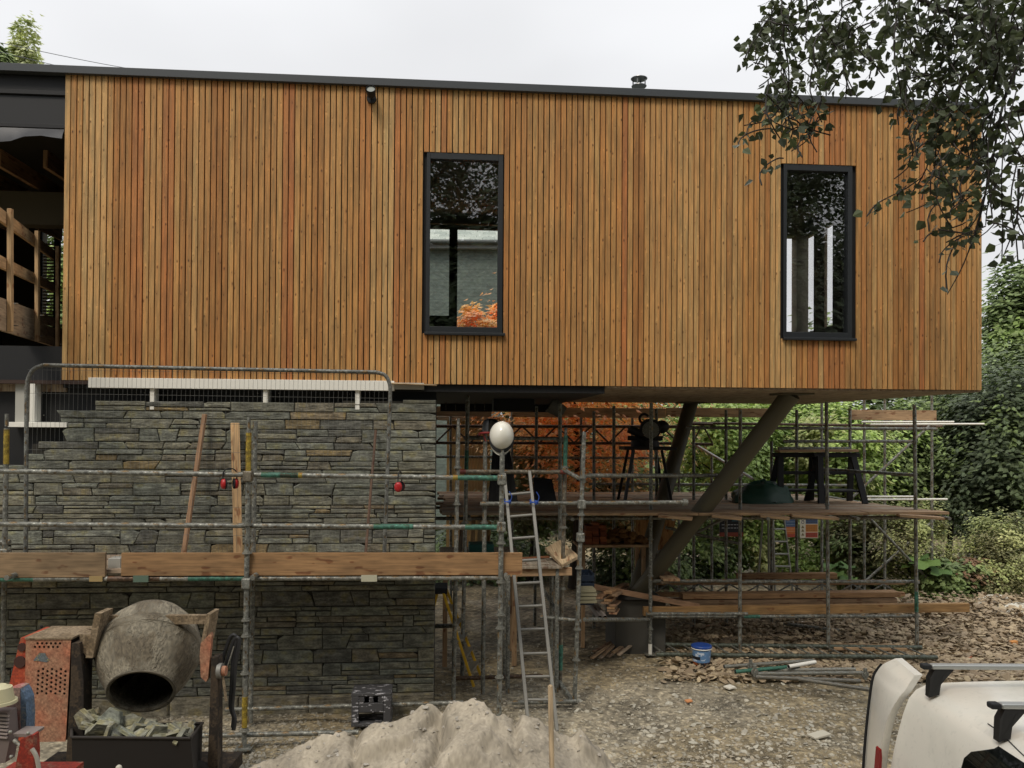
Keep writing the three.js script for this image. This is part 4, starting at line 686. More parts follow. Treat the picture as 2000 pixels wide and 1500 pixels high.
// OSB panel and signs at the back of the scaffold
single('board_panel', poly((() => { const f = [onZ(1240, 1115, -4.9), onZ(1300, 1115, -4.9), onZ(1325, 990, -4.9), onZ(1243, 990, -4.9)], b = f.map(v => v.clone().add(V(0, 0, -.018))); return [f, b.slice().reverse(), ...f.map((v, i) => [f[(i + 1) % 4], v, b[i], b[(i + 1) % 4]])]; })()), wood(.62, .35, .13), 'orange particle board panel standing behind the raking steel legs', 'panel');
function sign(x0, x1, y0, y1, draw, name, label) {
  const c = document.createElement('canvas'); c.width = 128; c.height = 144; const k = c.getContext('2d'); draw(k); const t = new THREE.CanvasTexture(c); t.colorSpace = THREE.SRGBColorSpace;
  const p = onZ(x0, y1, z3 + .06), q = onZ(x1, y0, z3 + .06), g = thing(name, label, 'sign', V((p.x + q.x) / 2, p.y, p.z));
  part('board', box(p.x, q.x, p.y, q.y, p.z - .006, p.z), MT.whiteGrey, g); part('print', new THREE.PlaneGeometry(q.x - p.x, q.y - p.y).translate((p.x + q.x) / 2, (p.y + q.y) / 2, p.z + .004), new THREE.MeshStandardMaterial({ map: t, roughness: .5 }), g);
}
const R_ = (k, c, ...r) => { k.fillStyle = c; k.fillRect(...r); };
const dash = (k, c, x, y, w) => { k.fillStyle = c; let q = x; let s = 3; while (q < x + w) { const l = 5 + (s = (s * 7) % 11); k.fillRect(q, y, Math.min(l, x + w - q), 5); q += l + 4; } };
sign(1405, 1452, 1006, 1048, k => { R_(k, '#10141d', 0, 0, 128, 144); R_(k, '#2b5f70', 66, 8, 44, 34); dash(k, '#c8ccd0', 12, 62, 90); dash(k, '#c8ccd0', 12, 84, 96); R_(k, '#8e3d28', 0, 116, 128, 28); }, 'site_notice', 'dark navy site notice with pale lines and an orange-red strip');
const saf = k => { R_(k, '#cfc8b4', 0, 0, 128, 144); R_(k, '#3c5578', 40, 4, 84, 44); R_(k, '#b9762c', 40, 52, 84, 50); R_(k, '#a5402c', 40, 106, 84, 34); k.strokeStyle = '#555a60'; k.lineWidth = 4; for (const y of [18, 38]) { k.beginPath(); k.arc(20, y, 9, 0, 7); k.stroke(); } k.fillStyle = '#6b5a30'; for (const y of [58, 82, 108]) { k.beginPath(); k.moveTo(20, y); k.lineTo(31, y + 19); k.lineTo(9, y + 19); k.fill(); } for (const y of [12, 24, 36, 60, 74, 88, 114, 126]) dash(k, 'rgba(60,45,40,.6)', 46, y, 70); };
sign(1562, 1598, 1009, 1051, saf, 'safety_sign', 'pale safety sign with pictograms and blue, orange and red panels');
sign(1534, 1556, 1009, 1049, k => { R_(k, '#3c5578', 0, 0, 128, 72); R_(k, '#b9662c', 0, 72, 128, 50); R_(k, '#a5402c', 0, 122, 128, 22); for (const y of [14, 34, 54, 84, 100]) dash(k, 'rgba(220,215,200,.5)', 12, y, 100); }, 'safety_sign', 'narrow blue and orange safety sign without pictograms');
// aluminium stepladder behind
{
  const z = -5.0, g = thing('aluminium_stepladder', 'tall aluminium stepladder standing open in front of the safety signs', 'stepladder', V(onZ(1515, 1120, z).x, 0, z));
  const e = (x, y, zz) => onZ(x, y, zz), foot = (x, zz) => { const q = onZ(x, 1180, zz); return V(q.x, 0, zz); };
  const s = [[foot(1514, z), e(1509, 985, z)], [foot(1551, z), e(1528, 985, z)], [foot(1478, z - .6), e(1492, 985, z - .1)], [foot(1502, z - .6), e(1500, 985, z - .1)]];
  s.forEach(([a, b], i) => part(i < 2 ? 'stile' : 'rear_leg', beam(a, b, .022, .05, V(0, 0, 1)), MT.alu, g));
  for (let i = 1; i < 8; i++) part('tread', beam(s[0][0].clone().lerp(s[0][1], i / 8), s[1][0].clone().lerp(s[1][1], i / 8), .07, .022), MT.alu, g);
}
// ================= GROUND =================
const gTex = tex(1024, 1024, (i, j) => {
  const a = fbm(i / 1024 * 10, j / 1024 * 10, 10, 10, 101, 5), b = fbm(i / 1024 * 90, j / 1024 * 90, 90, 90, 103, 3), c = fbm(i / 1024 * 4, j / 1024 * 4, 4, 4, 107, 3), s = ss(.62, .72, fbm(i / 1024 * 150, j / 1024 * 150, 150, 150, 109, 2));
  const v = .56 + (a - .5) * .42 + (b - .5) * .4 + s * .14, o = ss(.45, .62, c); return [v * mix(1, 1.0, o), v * mix(.965, .935, o), v * mix(.88, .79, o)];
}); gTex.repeat.set(1 / 5, 1 / 5);
const gBump = tex(1024, 1024, (i, j) => fbm(i / 1024 * 40, j / 1024 * 40, 40, 40, 111, 5), false); gBump.repeat.set(1 / 5, 1 / 5);
const gMat = new THREE.MeshStandardMaterial({ map: gTex, bumpMap: gBump, bumpScale: .05, roughness: .97 }); gMat.color.setRGB(.82, .775, .68);
const gh = (x, z) => (nz(x * .6, z * .6, 201, 3) - .5) * .10 + (nz(x * 3, z * 3, 203, 3) - .5) * .03 - .035;
{
  const g = new THREE.PlaneGeometry(26, 26, 260, 260).rotateX(-Math.PI / 2).translate(2, 0, -3), p = g.attributes.position, uv = g.attributes.uv;
  for (let i = 0; i < p.count; i++) { const x = p.getX(i), z = p.getZ(i); const e = Math.min(1, (13 - Math.max(Math.abs(x - 2), Math.abs(z + 3))) / 2); p.setY(i, gh(x, z) * e - (1 - e) * .04); uv.setXY(i, x, z); }
  g.computeVertexNormals(); structure('ground', g, gMat);
  const far = new THREE.PlaneGeometry(400, 400, 2, 2).rotateX(-Math.PI / 2).translate(0, -.12, 0); const fu = far.attributes.uv, fp = far.attributes.position; for (let i = 0; i < fu.count; i++) fu.setXY(i, fp.getX(i), fp.getZ(i));
  const fm = gMat.clone(); fm.color.setRGB(.16, .19, .09); structure('ground', far, fm);
}
// stones: faceted chips
function chip(r, k) { const g = new THREE.IcosahedronGeometry(1, 0), p = g.attributes.position; const m = {}; for (let i = 0; i < p.count; i++) { const key = [p.getX(i), p.getY(i), p.getZ(i)].map(v => v.toFixed(3)).join(); const q = m[key] ||= [.65 + r() * .6, .65 + r() * .6, .65 + r() * .6]; p.setXYZ(i, p.getX(i) * q[0] * 1.25, p.getY(i) * q[1] * k, p.getZ(i) * q[2]); } g.computeVertexNormals(); return g; }
function scatter(name, label, cat, n, seed, geo, mat, place, cols) {
  const im = new THREE.InstancedMesh(geo, mat, n), r = rng(seed), d = new THREE.Object3D(), c = new THREE.Color();
  for (let i = 0; i < n; i++) { const [x, y, z, s] = place(r); d.position.set(x, y, z); d.rotation.set((r() - .5) * 1.1, r() * 6.28, (r() - .5) * 1.1); d.scale.set(s * (.8 + r() * .6), s * (.6 + r() * .5), s * (.8 + r() * .4)); d.updateMatrix(); im.setMatrixAt(i, d.matrix); const q = cols[Math.floor(r() * cols.length)], v = .85 + r() * .3; im.setColorAt(i, c.setRGB(q[0] * v, q[1] * v, q[2] * v)); }
  im.name = numbered(name); im.castShadow = im.receiveShadow = true; im.userData = { kind: 'stuff', label, category: cat }; scene.add(im); return im;
}
{
  const cr = rng(401), c1 = chip(cr, .55), c2 = chip(cr, .4), white = new THREE.MeshStandardMaterial({ color: 0xffffff, roughness: .95 });
  const tan = [[.36, .33, .26], [.32, .295, .235], [.40, .365, .285], [.28, .255, .20], [.35, .305, .23], [.43, .40, .32]];
  const px = (r, x0, x1, y0, y1) => { const q = onY(mix(x0, x1, r()), mix(y0, y1, Math.pow(r(), .8))); return [q.x, gh(q.x, q.z) + .004, q.z]; };
  scatter('gravel', 'loose tan gravel covering the open yard', 'gravel', 26000, 41, c1, white, r => [...px(r, 830, 2150, 1250, 1600), .004 + Math.pow(r(), 6) * .024], tan);
  scatter('gravel', 'gravel and dirt at the foot of the stone wall', 'gravel', 8000, 42, c1, white, r => [...px(r, 300, 960, 1370, 1560), .005 + Math.pow(r(), 3) * .02], [[.26, .24, .19], [.30, .275, .22], [.34, .31, .25]]);
  const brown = [[.33, .255, .165], [.29, .22, .14], [.38, .30, .195], [.25, .19, .125], [.42, .34, .22], [.32, .255, .175]];
  scatter('rubble', 'brown slaty rubble bank beyond the scaffold posts', 'rubble', 24000, 43, c2, white, r => { const u = 1290 + Math.pow(r(), .7) * 860, v = mix(1185, 1330, r()); const q = onY(u, v); const rise = ss(3, 9, q.x) * ss(-1.0, -4, q.z) * .25; return [q.x, gh(q.x, q.z) + .02 + r() * .05 + rise * r(), q.z, .010 + Math.pow(r(), 2.6) * .046]; }, brown);
  scatter('rubble', 'scattered larger grey stones on the gravel near the sand heap', 'rubble', 260, 44, c2, white, r => [...px(r, 1080, 1640, 1330, 1540), .012 + r() * .022], [[.46, .43, .35], [.42, .4, .33], [.3, .28, .23]]);
}
// sand heap
{
  const c = cam(-.28, 0, 6.35), n = 260, s = 5.2, g = new THREE.PlaneGeometry(s, s, n, n).rotateX(-Math.PI / 2), p = g.attributes.position, uv = g.attributes.uv;
  // crest of the heap from end to end, slopes at the angle of repose, slumped shelves and shovel cuts
  const crest = [[-2.6, .0], [-1.95, .40], [-1.6, .52], [-1.3, .62], [-.9, .74], [-.55, .79], [-.27, .89], [.1, .94], [.35, .93], [.55, .86], [.78, .72], [1.07, .5], [1.5, .12], [2.6, -.2]];
  const cst = x => { for (let k = 1; k < crest.length; k++) if (x < crest[k][0]) { const [a, b] = crest[k - 1], [d, e] = crest[k]; return mix(b, e, (x - a) / (d - a)); } return -.2; };
  const f = (x, z) => { const wz = z - .12 * Math.sin(x * 2.3) - (nz(x * 1.6, 3, 321, 3) - .5) * .35; let h = .92 * cst(x + (nz(z * 2, x, 323, 3) - .5) * .25) - (wz > 0 ? .42 : .66) * Math.abs(wz);
    const k = ss(-.02, .2, h), sl = nz(x * 3.2 + z * .8, z * 3.2, 325, 3), cut = Math.abs(sl - .5) * 2; const gully = Math.pow(1 - Math.min(1, Math.abs(nz(x * 1.9 + 7, z * 1.2, 327, 2) - .5) * 5), 2);
    return h + k * (-.03 - .10 * gully + (ss(.44, .56, sl) - .5) * .08 + (nz(x * 6, z * 6, 329, 4) - .5) * .10 + Math.abs(nz(x * 17, z * 17, 333, 3) - .5) * .05 + (nz(x * 40, z * 40, 331, 2) - .5) * .022) - (1 - ss(-.04, .03, h)) * .15; };
  for (let i = 0; i < p.count; i++) { const x = p.getX(i), z = p.getZ(i); p.setXYZ(i, c.x + x, f(x, z), c.z + z); uv.setXY(i, c.x + x, c.z + z); }
  g.computeVertexNormals();
  const t = tex(512, 512, (i, j) => { const a = fbm(i / 512 * 12, j / 512 * 12, 12, 12, 131, 5), b = fbm(i / 512 * 120, j / 512 * 120, 120, 120, 137, 2), d = ss(.64, .74, fbm(i / 512 * 60, j / 512 * 60, 60, 60, 139, 3)); const v = .8 + (a - .5) * .3 + (b - .5) * .16 - d * .07; return [v, v * .965, v * .9]; }); t.repeat.set(.5, .5);
  const bmp = tex(512, 512, (i, j) => fbm(i / 512 * 50, j / 512 * 50, 50, 50, 141, 4), false); bmp.repeat.set(.5, .5);
  const sm = new THREE.MeshStandardMaterial({ map: t, bumpMap: bmp, bumpScale: .012, roughness: .98 }); sm.color.setRGB(.55, .525, .475);
  g.translate(-c.x, 0, -c.z); const m = part('sand_heap', g, sm, scene, true); m.position.set(c.x, 0, c.z); m.userData = { label: 'clumpy heap of pale grey building sand in the foreground', category: 'sand' };
  // clods of sand in a darker tone lying on it
  const cr2 = rng(611), cg = chip(cr2, .8), q0 = m.position;
  const im = scatter('sand_clods', 'small clods of sand scattered over the sand heap', 'sand', 1500, 46, cg, sm.clone(), r => { const x = mix(-2, 1.6, r()), z = mix(-.9, 1.2, r()); return [c.x + x, f(x, z) + .002, c.z + z, .004 + Math.pow(r(), 5) * .02]; }, [[1, 1, 1], [.85, .84, .82], [.92, .9, .88]]); im.material.map = null; im.material.bumpMap = null; im.material.color.setRGB(.36, .335, .29);
  // shovel stuck in the heap
  const a = at(1075, 1342, 5.9), b = at(1079, 1560, 5.75), sh = thing('shovel', 'wooden shovel handle standing upright in the sand heap', 'shovel', b.clone());
  part('handle', tube(b, a, .0185, 12), wood(.62, .5, .33), sh); part('knob_or_hole_disc', new THREE.SphereGeometry(.0185, 12, 8).translate(a.x, a.y, a.z), wood(.62, .5, .33), sh);
  part('blade', box(b.x - .11, b.x + .11, b.y - .32, b.y, b.z - .004, b.z + .004, .002), MT.galvDark, sh);
}
// bottle crate
{
  const b = onY(727, 1409), g = thing('plastic_crate', 'worn dark grey plastic crate splashed with mortar at the wall foot', 'crate', b.clone()); const m = M(0x33353a, .55), w = .2, h = .335, d = .15;
  const sp = tex(128, 128, (i, j) => { const s = ss(.68, .74, fbm(i / 128 * 9, j / 128 * 22, 9, 22, 151, 3)); const v = mix(.26, .72, s); return [v, v, v * 1.03]; }); const ms = new THREE.MeshStandardMaterial({ map: rep(sp, 2.5, 2.5), roughness: .6 });
  const B = (x0, x1, y0, y1, z0, z1, nm) => part(nm, box(x0, x1, y0, y1, z0, z1, .006), ms, g, true);
  B(-w, w, h - .03, h, -d, d, 'top_rim'); B(-w * .98, -w * .62, .02, h - .031, d - .03, d, 'corner_post'); B(w * .62, w * .98, .02, h - .031, d - .03, d, 'corner_post'); B(-w * .98, -w * .75, .02, h - .031, -d, -d + .03, 'corner_post'); B(w * .75, w * .98, .02, h - .031, -d, -d + .03, 'corner_post');
  B(-w * .61, w * .61, .14, h - .1, d - .025, d - .006, 'panel'); B(-w * .61, -w * .35, h - .1, h - .032, d - .025, d - .006, 'panel'); B(w * .35, w * .61, h - .1, h - .032, d - .025, d - .006, 'panel'); B(-.02, .02, h - .1, h - .032, d - .025, d - .006, 'panel');
  B(-w * .98, -w * .9, .02, h - .031, -d + .031, d - .031, 'side'); B(w * .9, w * .98, .02, h - .031, -d + .031, d - .031, 'side'); B(-w, w, 0, .03, -d, d, 'base'); B(-w * .74, w * .74, .06, h - .05, -d + .02, -d + .03, 'back');
}
// little things on the ground
[[1980, 1262, .05, .075, .03, 0xc98a4a, 'yellow-orange half brick lying on the rubble bank', 0.1], [1890, 1288, .16, .03, .02, 0xb5643f, 'terracotta tile fragment lying slanted on the rubble bank', .5], [1548, 1222, .035, .07, .02, 0xd8d6cf, 'small white offcut, first of a pair in the dark rubble', 1.2], [1568, 1222, .035, .07, .02, 0xd8d6cf, 'small white offcut, second of a pair in the dark rubble', 1.2], [1655, 1222, .11, .03, .04, 0xdedcd5, 'white plastic scrap lying below the front joist', 0], [1425, 1344, .05, .02, .05, 0xd9d5c8, 'white stone chip lying alone on the gravel', .4], [1345, 1370, .035, .02, .03, 0xc98a5a, 'small orange brick chip on the open gravel', .2], [1600, 1440, .1, .02, .06, 0xbdb8a8, 'flat pale slab fragment on the gravel near the van', .3]].forEach(([x, y, w, h, d, c, lab, t]) => { const p = onY(x, y); const g = box(-w, w, 0, h, -d, d, .004).rotateZ(.08).rotateY(t).translate(p.x, gh(p.x, p.z) + .03, p.z); single('debris_piece', g, M(c, .85), lab, 'debris'); });
{ // pale sacks and pipes at the end of the bank
  const spots = [[1945, 1185, .2], [1985, 1205, .22], [1920, 1190, .14]]; spots.forEach(([x, y, s], i) => { const p = onY(x, y), g = new THREE.SphereGeometry(s, 18, 12), q = g.attributes.position; for (let k = 0; k < q.count; k++) { const n = .7 + nz(q.getX(k) * 9 + i * 7, q.getZ(k) * 9 + q.getY(k) * 5, 5) * .6; q.setXYZ(k, q.getX(k) * 1.5 * n, q.getY(k) * .6 * n, q.getZ(k) * n); } g.computeVertexNormals(); g.translate(p.x, s * .4, p.z); single('crumpled_sack', g, M(0xc4c1b4, .8), ['largest crumpled pale sack among the tubes past the stored timber', 'crumpled pale sack lying furthest from the scaffold', 'small crumpled pale sack next to the tubes'][i], 'sack', 'pale sacks at the end of the rubble bank'); });
  [[1890, 1182, 1950, 1180], [1880, 1189, 1965, 1200], [1900, 1170, 1990, 1190], [1600, 1180, 1720, 1218], [1530, 1218, 1640, 1232]].forEach(([a, b, c, d], i) => single('dropped_tube', tube(onY(a, b, .12), onY(c, d, .06), .0242, 8), MT.galv, ['short grey tube by the pale sacks', 'dark tube sloping down beside the pale sacks', 'long grey tube behind the pale sacks', 'dark tube propped in the rubble below the front joist', 'grey tube lying in shadow below the front joist'][i], 'tube', 'stray tubes on the rubble bank'));
}
// ================= CEMENT MIXER =================
function slab(pts, Z, d) {                 // outline at depth Z, with real thickness d away from the viewer
  const f = pts.map(([x, y]) => at(x, y, Z)), b = f.map(v => v.clone().addScaledVector(FW, d)), n = f.length, q = [f.slice().reverse(), b];
  for (let i = 0; i < n; i++) { const k = (i + 1) % n; q.push([f[i], f[k], b[k], b[i]]); }
  let g = poly(q); const c = f[0].clone().add(f[Math.floor(n / 2)]).multiplyScalar(.5).addScaledVector(FW, d / 2);
  // face outwards whichever way round the outline was given
  const P = g.attributes.position, N = g.attributes.normal; if (V(N.getX(0), N.getY(0), N.getZ(0)).dot(FW) > 0) { for (let i = 0; i < P.count; i += 3) for (const A of [P, g.attributes.uv]) { const s = A.itemSize; for (let k = 0; k < s; k++) { const t = A.array[(i + 1) * s + k]; A.array[(i + 1) * s + k] = A.array[(i + 2) * s + k]; A.array[(i + 2) * s + k] = t; } } g.computeVertexNormals(); }
  return g;
}
const dustTex = (seed, base, dust, lo, hi) => tex(256, 256, (i, j) => { const a = fbm(i / 256 * 5, j / 256 * 5, 5, 5, seed, 5), b = fbm(i / 256 * 40, j / 256 * 40, 40, 40, seed + 9, 3), t = ss(lo, hi, a + (b - .5) * .35), v = .85 + (b - .5) * .5; return [0, 1, 2].map(k => mix(base[k], dust[k], t) * v); });
const orangeMat = new THREE.MeshStandardMaterial({ map: rep(dustTex(161, [.76, .46, .34], [.68, .52, .41], .1, .9), 2, 2), roughness: .8 });
const redSide = new THREE.MeshStandardMaterial({ map: rep(dustTex(163, [.72, .28, .16], [.62, .42, .30], .5, .9), 2, 2), roughness: .7 });
const dustMat = new THREE.MeshStandardMaterial({ map: rep(dustTex(165, [.50, .43, .33], [.58, .51, .41], .4, .6), 2, 2), roughness: .92 });
const drumMat = new THREE.MeshStandardMaterial({ map: rep(dustTex(167, [.54, .51, .44], [.42, .385, .32], .42, .58), 2, 2), bumpMap: rep(dustTex(169, [.2, .2, .2], [.9, .9, .9], .4, .6), 2, 2), bumpScale: .008, roughness: .95 });
const grimeMat = new THREE.MeshStandardMaterial({ map: rep(dustTex(171, [.16, .13, .10], [.28, .23, .17], .45, .65), 2, 2), roughness: .9 });
{
  const Zm = 6.0, g = thing('cement_mixer', 'dusty orange cement mixer with a tilted mortar-caked drum in front of the stone wall', 'cement mixer', cam(-2.75, 0, 6.1));
  // motor housing: perforated front, plain sides and lid
  const F0 = at(51, 1248, Zm), px = Zm / F; // metres per pixel
  const sh = new THREE.Shape([[0, 0], [88, 0], [80, -198], [-1, -200]].map(([x, y]) => new THREE.Vector2(x * px, y * px)));
  const holes = []; for (let i = 0; i < 6; i++) { holes.push([23 + i * 8.7, -8]); holes.push([18 + i * 8.8, -15]); }
  for (let c = 0; c < 7; c++) for (let k = 0; k < 6; k++) holes.push([25.5 + c * 8.75 - k * .35, -(c % 2 ? 58 : 62) - k * 8.6]);
  for (const [x, y] of holes) { const h = new THREE.Path(); h.absarc(x * px, y * px, 2.55 * px, 0, Math.PI * 2, true); sh.holes.push(h); }
  const fg = triUV(new THREE.ExtrudeGeometry(sh, { depth: .004, bevelEnabled: false, curveSegments: 5 }));
  fg.rotateY(-YAW).translate(F0.x, F0.y, F0.z);
    const hs = part('housing_front', fg, orangeMat, g);
  part('housing_body', slab([[51.5, 1249], [138.5, 1249], [130.5, 1445], [50.5, 1447]], Zm + .006, .33), M(0x1a1410, .95), g);
  part('housing_lid', slab([[48, 1245.5], [141, 1245.5], [141, 1249], [48, 1249]], Zm - .012, .36), dustMat, g);
  part('housing_side', slab([[40, 1246], [50.4, 1246.5], [50, 1450], [4, 1450], [17, 1341]], Zm + .004, .34), redSide, g);
  for (const [x, y, r] of [[43, 1264, .03], [39, 1293, .042]]) { const p = at(x, y, Zm); part('knob_or_hole_disc', new THREE.CylinderGeometry(r, r * 1.05, .014, 20).rotateX(1.571).rotateY(-YAW).translate(p.x, p.y, p.z), M(0x3b2018, .7), g); }  // dark discs stand in for two holes, their shade put into the colour
  { const p = at(82, 1284, Zm); const s = new THREE.Shape([[-16, -6], [-9, 4], [-6, 6], [-5, 9], [7, 9], [9, 4], [16, -5], [10, -9], [-4, -7]].map(([x, y]) => new THREE.Vector2(x * px, y * px))); 
    const lb = new THREE.ExtrudeGeometry(s, { depth: .001, bevelEnabled: false }); lb.rotateY(-YAW).translate(p.x - FW.x * .006, p.y, p.z - FW.z * .006); part('worn_label', triUV(lb), new THREE.MeshStandardMaterial({ map: rep(dustTex(173, [.42, .46, .48], [.62, .57, .34], .52, .6), 5, 5), roughness: .7 }), hs); }
  part('bolt', new THREE.SphereGeometry(.012, 8, 6).translate(...at(81, 1224, Zm + .33).toArray()), MT.dark, g);
  // stand
  part('upright', slab([[139.5, 1257], [155, 1256], [163, 1330], [163, 1500], [128, 1500], [138, 1340]], Zm - .02, .12), grimeMat, g);
  part('upright', slab([[413, 1284], [425.5, 1283], [425, 1540], [404, 1540]], Zm - .02, .1), grimeMat, g);
  part('stand_base', slab([[40, 1520], [430, 1520], [430, 1545], [40, 1545]], Zm + .05, .5), grimeMat, g);
  part('bearing', slab([[155, 1239], [178, 1239], [176, 1275], [168, 1282], [158, 1268]], Zm + .02, .12), dustMat, g);
  // tilting yoke
  part('yoke', slab([[198.5, 1203], [403, 1202], [403, 1219], [198.5, 1220]], Zm + .14, .05), dustMat, g);
  part('yoke_arm', slab([[185, 1198], [198, 1198], [181, 1285], [167, 1285]], Zm + .0, .18), dustMat, g);
  part('yoke_arm', slab([[403.5, 1199], [411, 1200], [401, 1256], [392, 1257]], Zm + .0, .18), dustMat, g);
  part('yoke_plate', slab([[392, 1257], [411, 1236], [413, 1242], [406, 1325], [402, 1332], [392, 1322], [390, 1280]], Zm - .02, .04), orangeMat, g);
  const w0 = at(430, 1310, Zm); for (const [o, r, m] of [[0, .055, MT.aluDull], [.03, .035, orangeMat]]) part('tilt_hub', new THREE.CylinderGeometry(r, r, .03, 18).rotateZ(1.571).rotateY(-YAW).translate(w0.x + RT.x * o, w0.y, w0.z + RT.z * o), m, g);
  part('tilt_lever', beam(at(434, 1312, Zm), at(442, 1370, Zm - .02), .02, .012), dustMat, g);
  // drum: revolved body, axis towards the yard and downwards
  const body = at(289, 1283, Zm + .25), ax = V(0, 0, 0).addScaledVector(FW, -Math.cos(.64)).addScaledVector(RT, .2).add(V(0, -Math.sin(.64), 0)).normalize();
  const prof = [[0, -.40], [.14, -.395], [.25, -.35], [.335, -.24], [.376, -.11], [.381, -.09], [.387, -.085], [.387, -.03], [.381, -.025], [.374, -.01], [.35, .08], [.31, .17], [.262, .25], [.23, .30], [.236, .312], [.23, .322], [.217, .317], [.214, .295], [.248, .24], [.292, .16], [.335, .06], [.357, -.04], [.357, -.12], [.3, -.27], [.2, -.34], [0, -.37]].map(q => new THREE.Vector2(...q));
  const dr = new THREE.LatheGeometry(prof, 64); { const u = dr.attributes.uv; for (let i = 0; i < u.count; i++) u.setXY(i, u.getX(i) * 2.2, u.getY(i) * 1.4); }
  dr.applyQuaternion(new THREE.Quaternion().setFromUnitVectors(Y1, ax)).translate(body.x, body.y, body.z); const dm = part('drum', dr, drumMat, g);
  part('mouth_ring', new THREE.TorusGeometry(.231, .009, 8, 48).rotateX(1.571).translate(0, .314, 0).applyQuaternion(new THREE.Quaternion().setFromUnitVectors(Y1, ax)).translate(body.x, body.y, body.z), drumMat, dm);
  for (const a of [0, 2.1, 4.2]) part('paddle', box(.1, .33, -.24, .08, -.006, .006).rotateY(a).applyQuaternion(new THREE.Quaternion().setFromUnitVectors(Y1, ax)).translate(body.x, body.y, body.z), grimeMat, dm);
  // wheels
  for (const [x, y, Z] of [[375, 1527, 5.95], [88, 1535, 5.8]]) { const p = at(x, y, Z); const w = part('wheel', new THREE.TorusGeometry(.115, .042, 12, 30).rotateY(-YAW + .5).translate(p.x, p.y, p.z), M(0x24221f, .95), g); part('hub', new THREE.CylinderGeometry(.08, .08, .05, 18).rotateX(1.571).rotateY(-YAW + .5).translate(p.x, p.y, p.z), grimeMat, w); }
  // black hose coiled over the hub
  const hm = M(0x222325, .6), hz = 6.15; const hp = [[430, 1312], [440, 1272], [452, 1242], [459, 1240], [461, 1252], [455, 1290], [452, 1340], [450, 1380], [456, 1400], [454, 1420]].map(([x, y]) => at(x, y, hz));
  const ho = thing('black_hose', 'black hose and strap hanging between the mixer and the yellow-banded post', 'hose', at(452, 1420, hz)); part('hose', curveTube(hp, .014, 60, 8), hm, ho); part('hose', curveTube(hp.map((p, i) => p.clone().addScaledVector(RT, .035 - i * .003).add(V(0, -.02, 0))), .016, 60, 8), hm, ho); part('strap', curveTube([at(457, 1262, hz - .02), at(448, 1290, hz - .03), at(440, 1312, hz - .03)], .005, 14, 5), MT.galvPale, ho);
}
// wheelbarrow tray with broken slate under the drum mouth
{
  const Zt = 5.72, g = thing('wheelbarrow', 'black wheelbarrow tray full of broken slate under the mixer drum', 'wheelbarrow', cam(-2.7, 0, 5.6));
  const rim = [[140, 1418, 6.2], [140, 1440, 5.55], [372, 1442, 5.55], [396, 1412, 6.2]].map(a => at(...a)), low = [[140, 1530, 6.15], [142, 1535, 5.6], [380, 1535, 5.6], [392, 1530, 6.15]].map(a => at(...a)), q = [];
  for (let i = 0; i < 4; i++) { const k = (i + 1) % 4; q.push([rim[i], rim[k], low[k], low[i]]); } q.push(low); part('tray', poly(q), M(0x1c1815, .9, dbl), g);
  for (let i = 0; i < 4; i++) part('rim', tube(rim[i], rim[(i + 1) % 4], .010, 8), M(0x241f1a, .8), g);
  for (const s of [-1, 1]) part('handle', tube(at(250 + s * 70, 1510, 5.9), at(250 + s * 62, 1530, 4.9), .017, 10), M(0x2a2824, .6), g);
  part('handle_cap', new THREE.SphereGeometry(.02, 12, 8).translate(...at(232, 1500, 5.2).toArray()), M(0xb6b2a2, .6), g);
  const w = at(250, 1560, 6.3); part('wheel', new THREE.TorusGeometry(.15, .045, 10, 24).rotateY(1.571 - YAW).translate(w.x, w.y, w.z), MT.dark, g);
  const r = rng(511); for (let i = 0; i < 46; i++) {
    const u = r(), v = r(), x = mix(168, 372, u), Z = mix(5.62, 6.05, v); const p = at(x, mix(1434, 1404, v) - (u < .35 ? 16 * v : 0) + (u > .75 ? 6 : 0) + r() * 6, Z); const s = .045 + r() * .075;
    const n = 5 + Math.floor(r() * 2), pt = []; for (let k = 0; k < n; k++) { const a = k / n * 6.283 + r() * .5; pt.push([Math.cos(a) * s * (.7 + r() * .6), Math.sin(a) * s * (.6 + r() * .5)]); }
    const sg = stoneGeo(pt, .02 + r() * .03, r, .004, true); sg.rotateX(-1.2 + r() * 1.1).rotateY(r() * 6.28).rotateZ((r() - .5) * .9).translate(p.x, p.y, p.z);
    single('slate_chunk', sg, slateMats[Math.floor(r() * 7)], 'broken grey-green slate chunk heaped in the black wheelbarrow tray', 'stone', 'broken slate in the wheelbarrow');
  }
}
